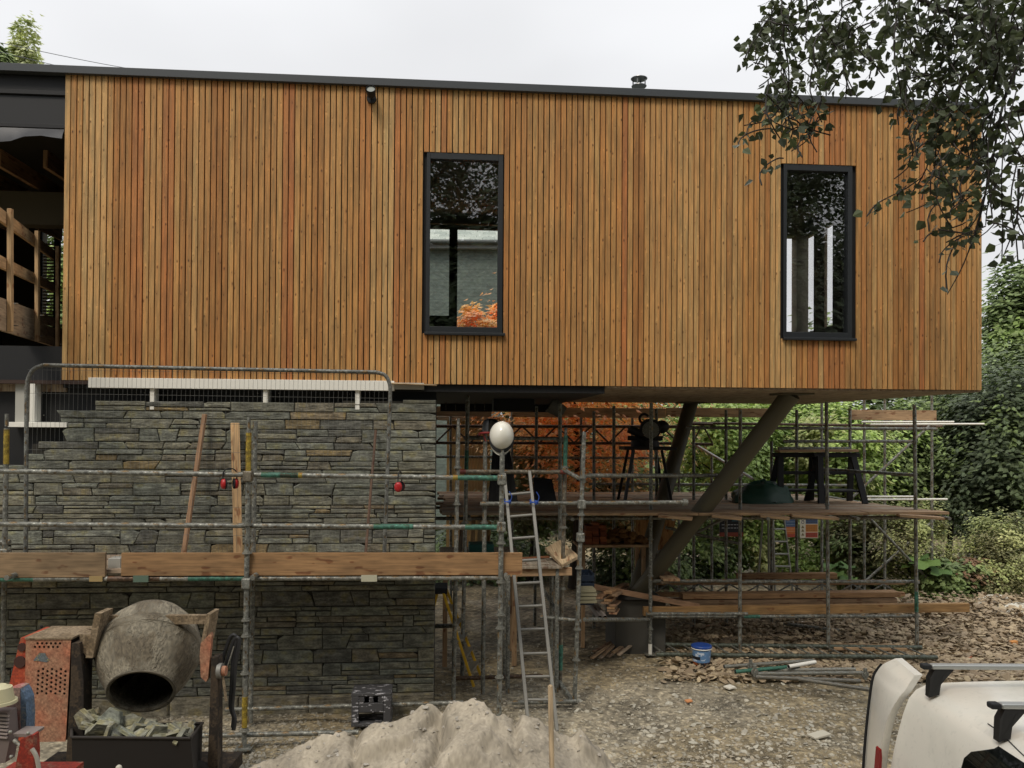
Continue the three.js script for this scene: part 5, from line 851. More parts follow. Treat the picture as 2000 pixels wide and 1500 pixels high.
// red engine-driven machine, mostly out of frame
{
  const Z = 4.7, g = thing('red_engine_machine', 'red-framed petrol machine with pink and blue guard and cream air filter', 'machine', cam(-3.0, 0, 4.8));
  const pink = new THREE.MeshStandardMaterial({ map: rep(dustTex(181, [.66, .40, .37], [.60, .50, .46], .4, .6), 3, 3), roughness: .7 }), blue = new THREE.MeshStandardMaterial({ map: rep(dustTex(183, [.36, .45, .55], [.45, .47, .48], .5, .7), 3, 3), roughness: .7 });
  const red = new THREE.MeshStandardMaterial({ map: rep(dustTex(185, [.60, .17, .10], [.55, .35, .28], .58, .78), 3, 3), roughness: .65 });
  part('belt_guard', slab([[-40, 1372], [16, 1346], [28, 1343], [39, 1344], [40, 1440], [-40, 1440]], Z, .09), pink, g);
  part('guard_edge', slab([[39.2, 1344.5], [45, 1353], [50, 1366], [52, 1400], [51, 1433], [39.2, 1441]], Z + .003, .085), blue, g);
  const c = at(0, 1358, Z - .12); part('air_filter', merge([new THREE.CylinderGeometry(.06, .072, .07, 24).translate(c.x, c.y + .01, c.z), new THREE.CylinderGeometry(.086, .088, .016, 24).translate(c.x, c.y - .035, c.z), new THREE.CylinderGeometry(.03, .055, .015, 24).translate(c.x, c.y + .052, c.z)]), M(0xb9b391, .55), g);
  part('engine', slab([[-60, 1390], [14, 1392], [18, 1450], [10, 1490], [-60, 1500]], Z - .1, .09), M(0x6d625e, .7), g);
  for (let i = 0; i < 7; i++) part('cooling_fin', slab([[-10, 1396 + i * 7], [16 - i * .5, 1398 + i * 7], [16 - i * .5, 1401 + i * 7], [-10, 1399 + i * 7]], Z - .116, .014), M(0x9a8f8a, .6), g);
  part('frame', slab([[40, 1445], [61, 1436], [64, 1437], [66, 1470], [64, 1540], [22, 1540]], Z - .16, .06), red, g);
  part('frame', slab([[26, 1433], [63, 1434], [61, 1440], [28, 1439]], Z - .14, .12), M(0x7a6f6a, .7), g);
  part('silencer', tube(at(28, 1446, Z - .1), at(44, 1458, Z - .12), .012, 8), MT.galvPale, g);
  part('cable', curveTube([at(62, 1462, Z - .2), at(70, 1475, Z - .2), at(74, 1490, Z - .2), at(78, 1520, Z - .2)], .012, 20, 8), M(0x9c978c, .5), g);
  for (const [x, y] of [[20, 1430], [55, 1432], [22, 1478]]) part('bolt', new THREE.SphereGeometry(.011, 8, 6).translate(...at(x, y, Z - .17).toArray()), MT.galvPale, g);
  part('skid', slab([[-80, 1560], [70, 1560], [70, 1600], [-80, 1600]], Z - .2, .5), red, g);
}
// ================= VAN =================
{
  const g = thing('white_van', 'white van with roof bars and an open rear door parked in the yard', 'van', cam(2.9, 0, 2.3));
  const dirt = tex(256, 256, (i, j) => { const a = fbm(i / 256 * 6, j / 256 * 6, 6, 6, 231, 5), b = fbm(i / 256 * 60, j / 256 * 60, 60, 60, 233, 2); const v = .97 - ss(.5, .75, a) * .03 - (b > .74 ? .03 : 0); return [v, v * .99, v * .965]; });
  const paint = new THREE.MeshPhysicalMaterial({ color: 0xdedcd4, map: dirt, roughness: .34, clearcoat: .6, clearcoatRoughness: .12 }), glassM = new THREE.MeshPhysicalMaterial({ color: 0x0b0d0c, roughness: .06, clearcoat: 1 }), seam = M(0x2a2a28, .7);
  // half section: x from the centre line outwards (towards the yard), height
  const half = [[0, 1.725], [.3, 1.722], [.55, 1.715], [.68, 1.708], [.75, 1.697], [.80, 1.672], [.835, 1.63], [.865, 1.55], [.90, 1.42], [.935, 1.25], [.955, 1.05], [.965, .9], [.965, .7], [.95, .5], [.92, .32], [.7, .28], [0, .28]];
  const XC = 2.895;
  const stations = [[4.245, 0, 0], [4.22, .0, .0], [3.9, .0, .002], [3.4, 0, .004], [2.8, 0, .0], [2.2, 0, -.01], [1.75, .01, -.05], [1.45, .03, -.28], [1.1, .05, -.58], [.75, .07, -.72], [.4, .12, -.8], [.28, .2, -.95]];
  const ring = ([Z, inset, drop]) => { const r = []; const f = (x, h) => [x * (1 - inset), h > 1.0 ? Math.max(1.0 - (drop < -.7 ? .1 : 0), h + drop) : h]; for (const [x, h] of half) r.push(f(x, h)); for (let i = half.length - 2; i > 0; i--) { const [x, h] = f(...half[i]); r.push([-x, h]); } return r.map(([x, h]) => cam(XC - x, h, Z)); };
  const rs = stations.map(ring), n = rs[0].length, pos = [], idx = []; rs.forEach(r => r.forEach(v => pos.push(v.x, v.y, v.z)));
  for (let s = 0; s < rs.length - 1; s++) for (let i = 0; i < n; i++) { const k = (i + 1) % n, a = s * n + i, b = s * n + k; idx.push(a, a + n, b, b, a + n, b + n); }
  const bg = new THREE.BufferGeometry(); bg.setAttribute('position', new THREE.Float32BufferAttribute(pos, 3)); bg.setIndex(idx); bg.computeVertexNormals(); paint.side = THREE.DoubleSide;
  part('body', triUV(bg.toNonIndexed()), paint, g);
  // rear opening: dark load bay behind the roof edge
  part('load_bay', poly([ring([4.2, .03, -.01]).map(v => v)]), M(0x161616, .9, dbl), g);
  // open rear door: lower leaf and its raked top
  const o = (x, y, Z) => at(x, y, Z), hz = 4.27, ez = 4.72;
  const L = [[1686, 1560, ez], [1690, 1478, ez], [1697, 1400, ez], [1707, 1326, ez], [1712, 1313, ez], [1724, 1298, ez - .03], [1748, 1286, ez - .07]], Rg = [[1716, 1560, hz], [1719, 1478, hz], [1735, 1400, hz], [1756, 1362, hz], [1766, 1350, hz + .01], [1776, 1335, hz + .03], [1787, 1319, hz + .05]];
  // smooth skin through the two edges, with thickness
  const th = .045, NR = 30, cl = new THREE.CatmullRomCurve3(L.map(q => o(...q))), cr = new THREE.CatmullRomCurve3(Rg.map(q => o(...q))), back = v => v.clone().addScaledVector(RT, th).addScaledVector(FW, .01);
  const dp = [], di = []; for (let i = 0; i <= NR; i++) for (let k = 0; k <= 4; k++) { const v = cl.getPoint(i / NR).lerp(cr.getPoint(i / NR), k / 4).addScaledVector(RT, -.012 * Math.sin(Math.PI * k / 4) * (1 - ss(.8, 1, i / NR))); dp.push(v.x, v.y, v.z); if (i < NR && k < 4) { const z = i * 5 + k; di.push(z, z + 5, z + 1, z + 1, z + 5, z + 6); } }
  const skin = new THREE.BufferGeometry(); skin.setAttribute('position', new THREE.Float32BufferAttribute(dp, 3)); skin.setIndex(di); skin.computeVertexNormals(); const q = [];
  for (let i = 0; i < NR; i++) { const a = cl.getPoint(i / NR), a2 = cl.getPoint((i + 1) / NR), b = cr.getPoint(i / NR), b2 = cr.getPoint((i + 1) / NR); q.push([back(a), back(a2), back(b2), back(b)], [a, a2, back(a2), back(a)], [b2, b, back(b), back(b2)]); }
  { const a = cl.getPoint(1), b = cr.getPoint(1); q.push([a, b, back(b), back(a)]); }
  const pd = paint.clone(); pd.side = THREE.DoubleSide; const door = part('rear_door', merge([triUV(skin), poly(q)]), pd, g);
  part('door_seal', curveTube(L.slice(0, 6).map(([x, y, Z]) => o(x - 2.2, y, Z + .01)), .009, 24, 6), MT.dark, door);
  part('tail_light', slab([[1713, 1540], [1719, 1466], [1722, 1464], [1723, 1480], [1720, 1540]], hz - .04, .05), M(0x7c1418, .25), g);
  // side glass and door seam, 3 mm proud of the flank
  const side = (Z, h) => { for (let i = 0; i < half.length - 1; i++) { const [x0, h0] = half[i], [x1, h1] = half[i + 1]; if (h <= h0 && h >= h1) { const t = (h0 - h) / (h0 - h1 || 1); return cam(XC - mix(x0, x1, t) - .004, h, Z); } } };
  const gw = [], hs = [1.2, 1.25, 1.32, 1.42, 1.5, 1.55, 1.59, 1.63, 1.65, 1.665], rear = h => 3.66 - .05 * ss(1.5, 1.2, h) - .16 * Math.pow(ss(1.52, 1.665, h), 2.2);
  const sk = (Z, h) => side(Z, h).addScaledVector(RT, -.006).add(V(0, .004, 0));
  for (let i = 0; i < hs.length - 1; i++) for (let k = 0; k < 6; k++) { const z = (h, t) => mix(rear(h), 2.6, t); gw.push([sk(z(hs[i], k / 6), hs[i]), sk(z(hs[i], (k + 1) / 6), hs[i]), sk(z(hs[i + 1], (k + 1) / 6), hs[i + 1]), sk(z(hs[i + 1], k / 6), hs[i + 1])]); }
  glassM.side = THREE.DoubleSide; part('side_window', poly(gw), glassM, g);
  part('door_seam', curveTube(Array.from({ length: 26 }, (_, k) => { const Z = 3.68 - k * .05; return side(Z, 1.697 - .022 * ss(3.68, 3.25, Z)).add(V(0, .003, 0)).addScaledVector(RT, -.002); }), .0028, 60, 5), seam, g);
  part('waist_crease', curveTube([side(4.15, 1.02), side(3.4, 1.0), side(2.4, .98)], .004, 24, 5), paint, g);
  for (const Z of [3.35, 1.05]) { const p = cam(XC - .82, .31, Z); const w = part('wheel', new THREE.TorusGeometry(.23, .085, 14, 32).rotateY(1.571 - YAW).translate(p.x, p.y, p.z), MT.dark, g); part('rim', new THREE.CylinderGeometry(.19, .19, .16, 24).rotateZ(1.571).rotateY(-YAW).translate(p.x, p.y, p.z), MT.alu, w); }
  // roof bars on black feet
  for (const Z of [4.1, 3.52]) {
    const barM = M(0xa9aba8, .4, { metalness: .6 }), b0 = cam(XC - .80, 1.835, Z), b1 = cam(XC + .80, 1.835, Z); const br = part('roof_bar', beam(b0, b1, .044, .024, Y1, .008), barM, g);
    part('end_cap', beam(cam(XC - .845, 1.835, Z), cam(XC - .801, 1.835, Z), .046, .026, Y1, .008), MT.black, br);
    for (const s of [-1, 1]) part('bar_foot', poly((() => { const c = (x, h, z) => cam(XC + s * x, h, Z + z); const f = [c(.815, 1.685, -.022), c(.765, 1.70, -.022), c(.755, 1.76, -.02), c(.74, 1.80, -.018), c(.69, 1.822, -.016), c(.785, 1.822, -.016), c(.81, 1.78, -.02)], k = f.map(v => v.clone().addScaledVector(FW, .042)); return [f, k.slice().reverse(), ...f.map((v, i) => [f[(i + 1) % 7], v, k[i], k[(i + 1) % 7]])]; })()), M(0x141415, .5, dbl), g);
  }
}
// ================= PLANTING AND BACKGROUND =================
// leaves as small folded faces gathered in clumps; colours vary leaf by leaf
const leafMats = {};
function leafMat(tr = .3) { return leafMats[tr] ||= new THREE.MeshPhysicalMaterial({ color: 0xffffff, vertexColors: true, roughness: .75, transmission: tr, thickness: 0, side: THREE.DoubleSide }); }
const plainLeaf = new THREE.MeshStandardMaterial({ color: 0xffffff, vertexColors: true, roughness: .75, side: THREE.DoubleSide });
class Leaves {
  constructor() { this.p = []; this.c = []; this.n = []; }
  leaf(x, y, z, s, w, dir, r, col, N) {     // ovate, folded on its midrib; N: the way it faces
    let d = dir.clone().normalize(); if (N) d.addScaledVector(N, -d.dot(N)).normalize(); const t = (N ? N.clone() : V(r() - .5, r() - .5, r() - .5)).cross(d).normalize(), u = t.clone().cross(d), k = .25 * s;
    const a = [x, y, z], P = (l, m, f) => [x + d.x * l + t.x * m + u.x * f, y + d.y * l + t.y * m + u.y * f, z + d.z * l + t.z * m + u.z * f];
    const b = P(s * .3, w, k * .4), c = P(s * .3, -w, k * .4), e = P(s, 0, -k * .2), b2 = P(s * .68, w * .62, k * .2), c2 = P(s * .68, -w * .62, k * .2);
    for (const T of this.fine ? [[a, b, b2], [a, b2, e], [a, e, c2], [a, c2, c]] : [[a, b, e], [a, e, c]]) for (const q of T) { this.p.push(...q); this.c.push(...col); }
  }
  geo(o) { const g = new THREE.BufferGeometry(), p = Float32Array.from(this.p); if (o) for (let i = 0; i < p.length; i += 3) { p[i] -= o.x; p[i + 1] -= o.y; p[i + 2] -= o.z; } g.setAttribute('position', new THREE.BufferAttribute(p, 3)); g.setAttribute('color', new THREE.Float32BufferAttribute(this.c, 3)); g.computeVertexNormals(); return g; }
}
function crownInto(L, c, R, n, clumps, s, cols, r, hollow = .35, droop = 0, faces = true) {
  const K = []; for (let i = 0; i < clumps; i++) { const v = V(r() * 2 - 1, r() * 2 - 1, r() * 2 - 1); if (v.length() > 1) { i--; continue; } v.setLength(hollow + (1 - hollow) * Math.pow(r(), .6)); K.push([c.clone().add(V(v.x * R.x, v.y * R.y, v.z * R.z)), .16 + r() * .2, cols[Math.floor(r() * cols.length)]]); }
  for (let i = 0; i < n; i++) { const [k, w, q] = K[Math.floor(r() * K.length)], g = () => (r() + r() + r() - 1.5) * 1.2; const v = V(g(), g() * .75, g()), x = k.x + v.x * w * R.x, y = k.y + v.y * w * R.y, z = k.z + v.z * w * R.z; const b = .7 + r() * .6; L.leaf(x, y, z, s * (.7 + r() * .6), s * (.24 + r() * .14), V(v.x + (r() - .5), v.y * .4 + (r() - .6) - droop, v.z + (r() - .5)), r, [q[0] * b, q[1] * b, q[2] * b], faces ? V((x - c.x) / R.x + (r() - .5) * 1.1, (y - c.y) / R.y * .5 + 1.1 + (r() - .5) * .9, (z - c.z) / R.z + (r() - .5) * 1.1).normalize() : null); }
}
const bark = M(0x3a332a, .95);
function tree(name, label, group, c, R, n, s, cols, seed, o = {}) {
  const r = rng(seed), b = V(c.x, 0, c.z), g = thing(name, label, o.cat || 'tree', b, group), L = new Leaves(); crownInto(L, c, R, n, o.clumps || 60, s, cols, r, o.hollow, o.droop); for (const [x, y, q, Z] of o.lobes || []) { const [lc, lr] = pxTree(x, y, q, q, Z); crownInto(L, lc, lr, 1800, 16, s, cols, r, .2); }
  const tr = [taperTube([b, V(b.x + .1, c.y * .4, b.z), V(c.x, c.y + R.y * .5, c.z)], Math.max(.03, R.y * .05), .02, 12, 7)]; for (let i = 0; i < (o.limbs || 6); i++) { const a = r() * 6.28, y0 = mix(c.y - R.y * .8, c.y + R.y * .2, r()); tr.push(taperTube([V(b.x, Math.max(.05, y0), b.z), V(b.x + Math.cos(a) * R.x * .4, y0 + R.y * .25, b.z + Math.sin(a) * R.z * .4), V(b.x + Math.cos(a) * R.x * .8, y0 + R.y * .4, b.z + Math.sin(a) * R.z * .8)], Math.max(.012, R.y * .02), .006, 8, 5)); }
  part('trunk', merge(tr), bark, g); stuff(part('crown', L.geo(), o.mat || leafMat(.3), g)); return g;
}
const pxTree = (x, y, rx, ry, Z, depth = .8) => { const c = at(x, y, Z), k = Z / F; return [c, V(rx * k, ry * k, rx * k * depth)]; };
const G = { dark: [[.075, .11, .042], [.095, .135, .05], [.06, .09, .036]], mid: [[.18, .255, .075], [.23, .31, .095], [.15, .215, .07]], bright: [[.38, .52, .13], [.45, .58, .16], [.30, .43, .11]], yellow: [[.42, .46, .17], [.50, .52, .21], [.34, .39, .14]], olive: [[.20, .20, .08], [.25, .24, .10], [.16, .17, .07]], fire: [[.98, .56, .24], [.98, .64, .28], [.96, .46, .20], [.98, .70, .30], [.92, .74, .34]] };
const T = (name, label, group, x, y, rx, ry, Z, n, s, cols, seed, o) => { const [c, R] = pxTree(x, y, rx, ry, Z); return tree(name, label, group, c, R, n, s, cols, seed, o); };
const gb = 'trees beyond the site';
T('dark_tree', 'big dark green tree filling the edge beyond the rubble bank', gb, 1985, 900, 145, 230, 17, 20000, .13, [...G.dark, G.mid[0]], 1, { clumps: 110 });
T('dark_tree', 'mid green round-topped tree rising past the free end of the larch storey', gb, 1985, 640, 62, 140, 20, 6000, .17, [...G.mid, G.bright[2]], 2, { clumps: 70 });
T('dark_tree', 'dark spreading tree behind the tall scaffold posts at the free end', gb, 1850, 870, 120, 130, 18.5, 9000, .16, [...G.dark, ...G.mid], 3, { clumps: 80 });
T('leafy_shrub', 'bright green shrub right behind the raking steel legs', 'green shrubs behind the deck', 1410, 880, 110, 115, 17, 11000, .12, G.bright, 4, { cat: 'shrub', clumps: 80 });
T('leafy_shrub', 'bright green shrub behind the green tarpaulin', 'green shrubs behind the deck', 1530, 850, 105, 105, 18, 10000, .12, [...G.bright, G.mid[1]], 5, { cat: 'shrub', clumps: 70 });
T('leafy_shrub', 'yellow-green shrub behind the black trestles', 'green shrubs behind the deck', 1640, 880, 100, 95, 17, 10000, .12, [...G.bright, G.yellow[0]], 6, { cat: 'shrub', clumps: 70 });
T('leafy_shrub', 'mid green shrub behind the far corner of the deck', 'green shrubs behind the deck', 1740, 900, 90, 110, 18, 9000, .12, [...G.mid, G.bright[2]], 7, { cat: 'shrub', clumps: 60 });
T('low_shrub', 'dark low shrub below the deck beside the particle board panel', 'low shrubs under the deck', 1380, 1070, 80, 85, 17, 5000, .11, [...G.mid, G.bright[2]], 8, { cat: 'shrub' });
T('low_shrub', 'bright green low shrub between the signs', 'low shrubs under the deck', 1480, 1040, 60, 75, 17, 4000, .12, [...G.bright, G.yellow[1]], 9, { cat: 'shrub' });
T('low_shrub', 'mid green low shrub below the safety signs', 'low shrubs under the deck', 1590, 1080, 80, 75, 17, 5000, .11, [...G.bright, G.mid[1]], 10, { cat: 'shrub' });
T('low_shrub', 'olive tangled low shrub behind the crossed braces', 'low shrubs under the deck', 1690, 1070, 70, 90, 16, 5000, .11, [...G.olive, G.mid[0]], 11, { cat: 'shrub', limbs: 16 });
T('willow_shrub', 'feathery yellow-green willow behind the scaffold corner post', 'feathery shrubs', 1785, 1075, 62, 105, 15.3, 11000, .06, [...G.yellow, G.olive[1]], 12, { cat: 'shrub', clumps: 70, limbs: 14 });
T('willow_shrub', 'feathery olive-green willow behind the end of the rubble bank', 'feathery shrubs', 1960, 1095, 85, 95, 15, 14000, .062, [...G.yellow, ...G.olive], 13, { cat: 'shrub', clumps: 80, limbs: 16 });
T('low_shrub', 'low green plants with reddish tips behind the rubble bank', 'low shrubs under the deck', 1870, 1130, 75, 45, 15, 4000, .11, [...G.mid, [.25, .14, .07]], 14, { cat: 'shrub' });
T('maple_tree', 'orange-red autumn maple behind the scaffold and the house', null, 1120, 770, 205, 195, 15.6, 16000, .11, G.fire, 15, { mat: leafMat(.5), clumps: 150, hollow: .2, lobes: [[930, 650, 55, 15], [985, 620, 50, 15.4], [900, 700, 60, 15]] });
T('low_shrub', 'olive bush under the maple behind the access scaffold', 'low shrubs under the deck', 1030, 950, 85, 90, 16, 6000, .11, [...G.olive, G.mid[0]], 16, { cat: 'shrub', limbs: 12 });
T('low_shrub', 'brownish bush under the maple behind the mitre saw', 'low shrubs under the deck', 1190, 985, 110, 85, 16.5, 6000, .11, [...G.olive, [.45, .33, .10], [.5, .3, .1]], 17, { cat: 'shrub', limbs: 12 });
T('low_shrub', 'dense bush behind the brick table', 'low shrubs under the deck', 1250, 1090, 110, 80, 16.5, 6000, .12, [...G.mid, G.dark[0]], 18, { cat: 'shrub' });
T('low_shrub', 'dense dark-leaved bush beyond the end of the stone wall', 'low shrubs under the deck', 960, 1090, 130, 90, 17, 6000, .12, [...G.mid, G.dark[1]], 19, { cat: 'shrub' });
// hedge line and tall trees further off
for (const [i, x] of [560, 760, 940, 1120, 1300, 1480, 1660, 1840, 2020, 2200].entries()) T('hedge_tree', 'dark hedge tree in the far row closing off the garden', 'far hedge row', x, 880 - (i % 3) * 14, 150, (i === 5 || i === 6 ? 272 : 235) - (i % 2) * 20, 25, 6500, .26, [...G.mid, G.dark[1]], 30 + i, { clumps: 60 });
T('conifer_tree', 'pale olive columnar tree rising above the roof beside the power lines', null, 48, 112, 26, 84, 32, 2400, .22, [[.62, .66, .36], [.70, .74, .42], [.52, .58, .28]], 50, { clumps: 40, hollow: .1, mat: leafMat(.45) });
T('dark_tree', 'dark tree just showing above the roof by the columnar tree', gb, -6, 130, 26, 42, 30, 2000, .24, G.mid, 51, { clumps: 22 });
T('dark_tree', 'bushy green tree seen through the window of the dark recess', gb, 118, 560, 45, 150, 22, 3500, .2, [...G.mid, ...G.bright], 52, { clumps: 40 });
// trees on the near side of the yard, mirrored in the windows
for (const [i, [x, z, h, s]] of [[-5, 17, 9.4, 2.6], [-1, 17.5, 9.8, 2.8], [3.2, 17, 9.6, 2.8], [7.4, 17.5, 9.4, 2.7], [11.5, 17, 9.8, 2.8]].entries()) tree('yard_tree', 'tall leafy tree on the near side of the yard, mirrored in the windows', 'trees on the near side of the yard', V(x, h + 2.2, z), V(s, 5.6, s), 12000, .2, [...G.dark, G.dark[0]], 60 + i, { clumps: 56, hollow: .15 });
for (let i = 0; i < 9; i++) tree('yard_hedge', 'tall dark hedge bush at the foot of the yard trees', 'hedge on the near side of the yard', V(-9 + i * 3, 5.0, 16 + (i % 2) * .8), V(2.8, 5.2, 1.8), 14000, .42, G.dark, 80 + i, { cat: 'hedge', clumps: 60, hollow: .1 });
// broad-leaved plants
{ const r = rng(71); for (const [x, y, s, lab] of [[1815, 1085, .26, 'large-leaved plant behind the scaffold corner post'], [1640, 1105, .2, 'large-leaved grey-green plant behind the stored joists']]) { const c = at(x, y + 40, 14.9); c.y = 0; const g = thing('broad_leaved_plant', lab, 'plant', c.clone()); const top = at(x, y, 14.9).y;
  for (let i = 0; i < 9; i++) { const a = i * .7 + r() * .4, L = s * (.8 + r() * .5), h = top * (.6 + r() * .45); const P = []; const o = V(c.x + Math.cos(a) * L * .9, h, c.z + Math.sin(a) * L * .9); const q = []; const n = 14; for (let k = 0; k < n; k++) { const t = k / n * 6.283, rad = L * (.75 + .25 * Math.cos(t * 5)); q.push(V(o.x + Math.cos(t) * rad, o.y + Math.sin(t * 2) * .05 - .25 * rad * Math.cos(t - a), o.z + Math.sin(t) * rad)); } part('leaf', poly(q.map((v, k) => [o, q[(k + 1) % n], v])), M(i % 2 ? 0x5f7a38 : 0x4d6a34, .7, dbl), g); part('stalk', curveTube([c, V((c.x + o.x) / 2, h * .7, (c.z + o.z) / 2), o], .015, 8, 5), M(0x56602f, .8), g); } } }
// tan shed and the grey house behind
{
  const Z = 16.2, g = thing('timber_shed', 'tan boarded shed wall glimpsed past the end of the stone wall', 'shed', at(915, 980, Z).setY(0)); const p = at(872, 990, Z), q = at(958, 822, Z), k = rng(5);
  const n = 14; for (let i = 0; i < n; i++) { const a = p.clone().lerp(V(q.x, p.y, q.z), i / n), b = p.clone().lerp(V(q.x, p.y, q.z), (i + .96) / n); const w = a.distanceTo(b); const m = (a.x + b.x) / 2, mz = (a.z + b.z) / 2; part('wall_board', box(-w / 2, w / 2, 0, q.y, -.02, .02).rotateY(-YAW).translate(m, 0, mz), wood(.85 + k() * .1, .60 + k() * .06, .30), g); }
  part('roof', beam(p.clone().setY(q.y + .04).addScaledVector(RT, -.2), V(q.x, q.y + .04, q.z).addScaledVector(RT, .2), 1.6, .06), MT.boardGrey, g);
}
{
  const Z = 19, g = thing('grey_house', 'grey painted brick house with a slate roof seen through the larch storey window', 'house', at(800, 1000, Z).setY(0)); const eY = at(905, 482, Z).y, X0 = -5.2, X1 = -.35; const c = (X, h, z) => cam(X, h, z);
  const wall = tex(256, 256, (i, j) => { const row = Math.floor(j / 16), m = (j % 16 < 2) ? .86 : 1, n = fbm(i / 256 * 20, j / 256 * 30, 20, 30, 9, 3); const v = (.55 + (n - .5) * .18) * m; return [v * .92, v, v * .97]; }); wall.repeat.set(.8, .8);
  const wm = new THREE.MeshStandardMaterial({ map: wall, roughness: .9 }); wm.color.setRGB(.62, .66, .63);
  const quad = (a, b, d, e) => [a, b, d, e];
  part('wall', poly([[c(X0, 0, Z), c(X1, 0, Z), c(X1, eY, Z), c(X0, eY, Z)], [c(X1, 0, Z), c(X1, 0, Z + 6), c(X1, eY, Z + 6), c(X1, eY, Z)], [c(X1, eY, Z), c(X1, eY, Z + 6), c(X1, eY + 1.7, Z + 3)]]), wm, g);
  part('eaves_board', beam(c(X0, eY - .02, Z - .12), c(X1 + .1, eY - .02, Z - .12), .16, .12), M(0x767c7a, .6), g); part('gutter', tube(c(X0, eY + .06, Z - .25), c(X1 + .1, eY + .06, Z - .25), .055, 10), M(0x4b5250, .5), g);
  const rf = part('roof', poly([[c(X0, eY + .02, Z - .2), c(X1 + .15, eY + .02, Z - .2), c(X1 + .15, eY + 1.75, Z + 3), c(X0, eY + 1.75, Z + 3)], [c(X1 + .15, eY + .02, Z + 6.2), c(X0, eY + .02, Z + 6.2), c(X0, eY + 1.75, Z + 3), c(X1 + .15, eY + 1.75, Z + 3)]]), M(0x565b56, .8), g);
  const sm = [M(0xa9b2a8, .7), M(0x9aa49b, .7), M(0xb5bdb2, .7)], r = rng(88), sg = box(-.14, .14, -.006, .006, -.17, .17);
  for (let j = 0; j < 7; j++) for (let i = 0; i < 11; i++) { const t = j * .062 + .03, X = -2.75 + i * .29 + (j % 2) * .145; const p = c(X, mix(eY + .05, eY + 1.75, t), mix(Z - .2, Z + 3, t)); const m = part('slate', sg, sm[Math.floor(r() * 3)], rf); m.position.add(p); m.rotation.order = 'YXZ'; m.rotation.set(.49 + r() * .03, -YAW, 0); }
}
// overhead lines
for (const [x0, y0, x1, y1, lab] of [[-40, 75, 420, 158, 'upper thin overhead wire crossing the sky above the roof'], [-40, 92, 300, 160, 'lower thin overhead wire running down behind the roof']]) { const a = at(x0, y0, 26), b = at(x1, y1, 34), m = a.clone().lerp(b, .5).add(V(0, -.12, 0)); single('overhead_wire', curveTube([a, m, b], .011, 20, 5), M(0x6a6c70, .6), lab, 'wire', 'overhead wires'); }

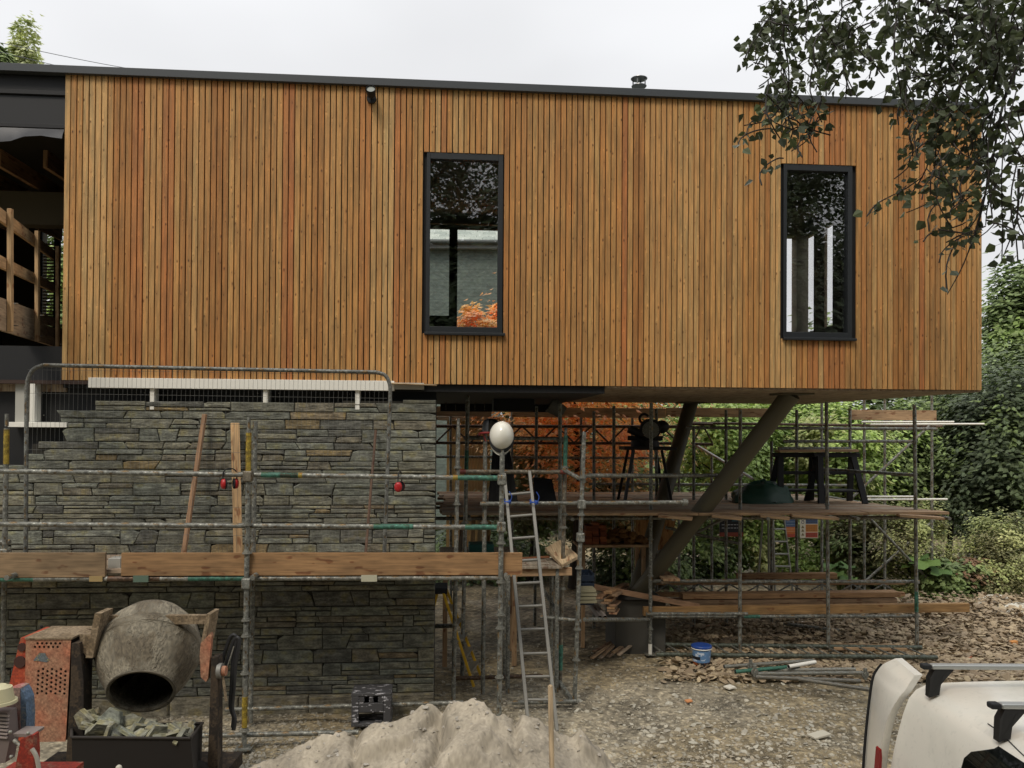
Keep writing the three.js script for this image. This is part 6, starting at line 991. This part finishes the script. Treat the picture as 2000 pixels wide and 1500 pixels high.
// ================= OVERHANGING TREE =================
{
  const base = cam(3.9, 0, 5.6), g = thing('overhanging_tree', 'leafy tree leaning in above the van, dark twigs hanging over the cladding', 'tree', base.clone()), r = rng(901), L = Object.assign(new Leaves(), { fine: true }), wood_ = [], tw = [];
  const bk = M(0x2b2621, .9);
  const Pt = (x, y, Z) => at(x, y, Z);
  wood_.push(taperTube([base, cam(4.0, 2.5, 5.5), cam(3.9, 4.8, 5.4), cam(4.0, 7.2, 5.4), cam(3.9, 9.2, 5.5)], .19, .06, 20, 10));
  const limbs = [[[2420, 330], [2200, 160], [2040, 95], [1950, 45], [1860, 30], [1760, -20], [1640, -60]], [[2400, 200], [2150, 110], [2000, 95], [1930, 118], [1890, 150], [1850, 200]], [[2400, 420], [2200, 300], [2060, 230], [1990, 215], [1930, 260], [1900, 330]], [[2400, 100], [2100, -60], [1800, -140], [1600, -130], [1540, -60]]];
  limbs.forEach((l, i) => wood_.push(taperTube(l.map(([x, y], k) => Pt(x, y, 5.5 - .1 * i + .06 * k)), .055 - i * .006, .008, 24, 7)));
  const cols = [[.045, .062, .022], [.06, .08, .028], [.035, .05, .02], [.075, .10, .032]];
  // hanging twigs: start, end in the picture, depth, leaf count
  const twig = (x0, y0, x1, y1, Z, n, spread = 1) => {
    const k = 5, pts = []; let ph = r() * 6; for (let i = 0; i <= k; i++) { const t = i / k; pts.push(Pt(mix(x0, x1, t) + Math.sin(t * 5 + ph) * 14 * (t * 1.2), mix(y0, y1, Math.pow(t, 1.35)) + Math.sin(t * 4 + ph * 2) * 8, Z + Math.sin(t * 3 + ph) * .25)); }
    const c = new THREE.CatmullRomCurve3(pts); tw.push(new THREE.TubeGeometry(c, 10, .0045, 4));
    for (let i = 0; i < n; i++) { const t = .08 + .92 * Math.pow(i / n, .85), p = c.getPointAt(Math.min(1, t)), off = V(r() - .5, r() - .65, r() - .5).setLength((.012 + r() * .075) * spread); const q = p.clone().add(off); const b = .7 + r() * .6, cc = cols[Math.floor(r() * 4)]; const s = .036 + r() * .03; if (r() < .45) tw.push(tube(p, q, .0012, 3, true)); L.leaf(q.x, q.y, q.z, s, s * (.40 + r() * .12), V(off.x * 14 + (r() - .5), off.y * 9 - .25 + (r() - .5) * .9, off.z * 14 + (r() - .5)), r, [cc[0] * b, cc[1] * b, cc[2] * b]); }
  };
  const fan = (N, x0, x1, y0, y1, len0, len1, Z0, Z1, n, dx = 0) => { for (let i = 0; i < N; i++) { const x = mix(x0, x1, r()), y = mix(y0, y1, r()), l = mix(len0, len1, r()); const sw = (r() - .5) * 190; twig(x - sw * .4, y, x + dx + sw * .6, y + l * (1 - Math.abs(sw) / 300), mix(Z0, Z1, r()), Math.round(n * .62 * (.7 + r() * .6) * l / 150)); } };
  fan(26, 1500, 1700, -60, 60, 90, 190, 4.7, 5.8, 44, -10);      // left mass
  fan(7, 1490, 1610, 100, 170, 60, 130, 4.8, 5.5, 34);
  fan(14, 1500, 1600, 170, 230, 40, 80, 4.8, 5.4, 26);
  fan(5, 1645, 1700, 20, 60, 110, 160, 4.9, 5.4, 26);            // strands between
  fan(44, 1730, 2010, -70, 60, 120, 230, 4.6, 6.0, 44, -6);      // right mass
  fan(18, 1745, 1930, 130, 200, 60, 130, 4.8, 5.6, 36);
  fan(16, 1770, 1930, 200, 280, 70, 150, 4.7, 5.4, 30, -14);
  fan(12, 1830, 1930, 290, 380, 60, 120, 4.7, 5.2, 26, -10);
  fan(12, 1920, 2030, 200, 330, 100, 220, 4.7, 5.4, 22);
  fan(5, 1935, 2010, 360, 430, 60, 110, 4.7, 5.2, 16);
  fan(4, 1860, 1920, 420, 470, 40, 80, 4.7, 5.0, 20, -10);
  // long trailing twigs and odd sprigs
  for (const [x0, y0, x1, y1, n] of [[1560, 40, 1470, 50, 14], [1520, 250, 1440, 285, 12], [1530, 310, 1482, 355, 8], [1590, 260, 1560, 300, 6], [1800, 340, 1705, 430, 16], [1900, 440, 1840, 560, 12], [1930, 250, 1910, 480, 20], [1960, 130, 1925, 420, 26], [1985, 180, 1940, 520, 30], [1770, 360, 1740, 400, 8]]) twig(x0, y0, x1, y1, 4.9, n, .7);
  for (const l of [[[1985, 130], [1960, 200], [1935, 330], [1905, 450], [1880, 520], [1850, 575]], [[2010, 300], [1970, 320], [1930, 400], [1925, 440]], [[1990, 330], [1985, 430], [1960, 500]]]) tw.push(taperTube(l.map(([x, y], k) => Pt(x, y, 4.95)), .009, .003, 20, 5));
  // the crown goes on above and beside the frame
  crownInto(L, cam(3.4, 7.7, 5.3), V(2.6, 1.2, 1.8), 9000, 90, .055, cols, r, .1, .3, false);
  crownInto(L, cam(4.6, 5.6, 5.2), V(1.2, 1.5, 1.6), 3500, 50, .055, cols, r, .2, .3, false);
  part('trunk', merge(wood_), bk, g); part('twigs', merge(tw), bk, g); stuff(part('leaves', L.geo(), leafMat(.3), g));
}
renderer.render(scene, camera);
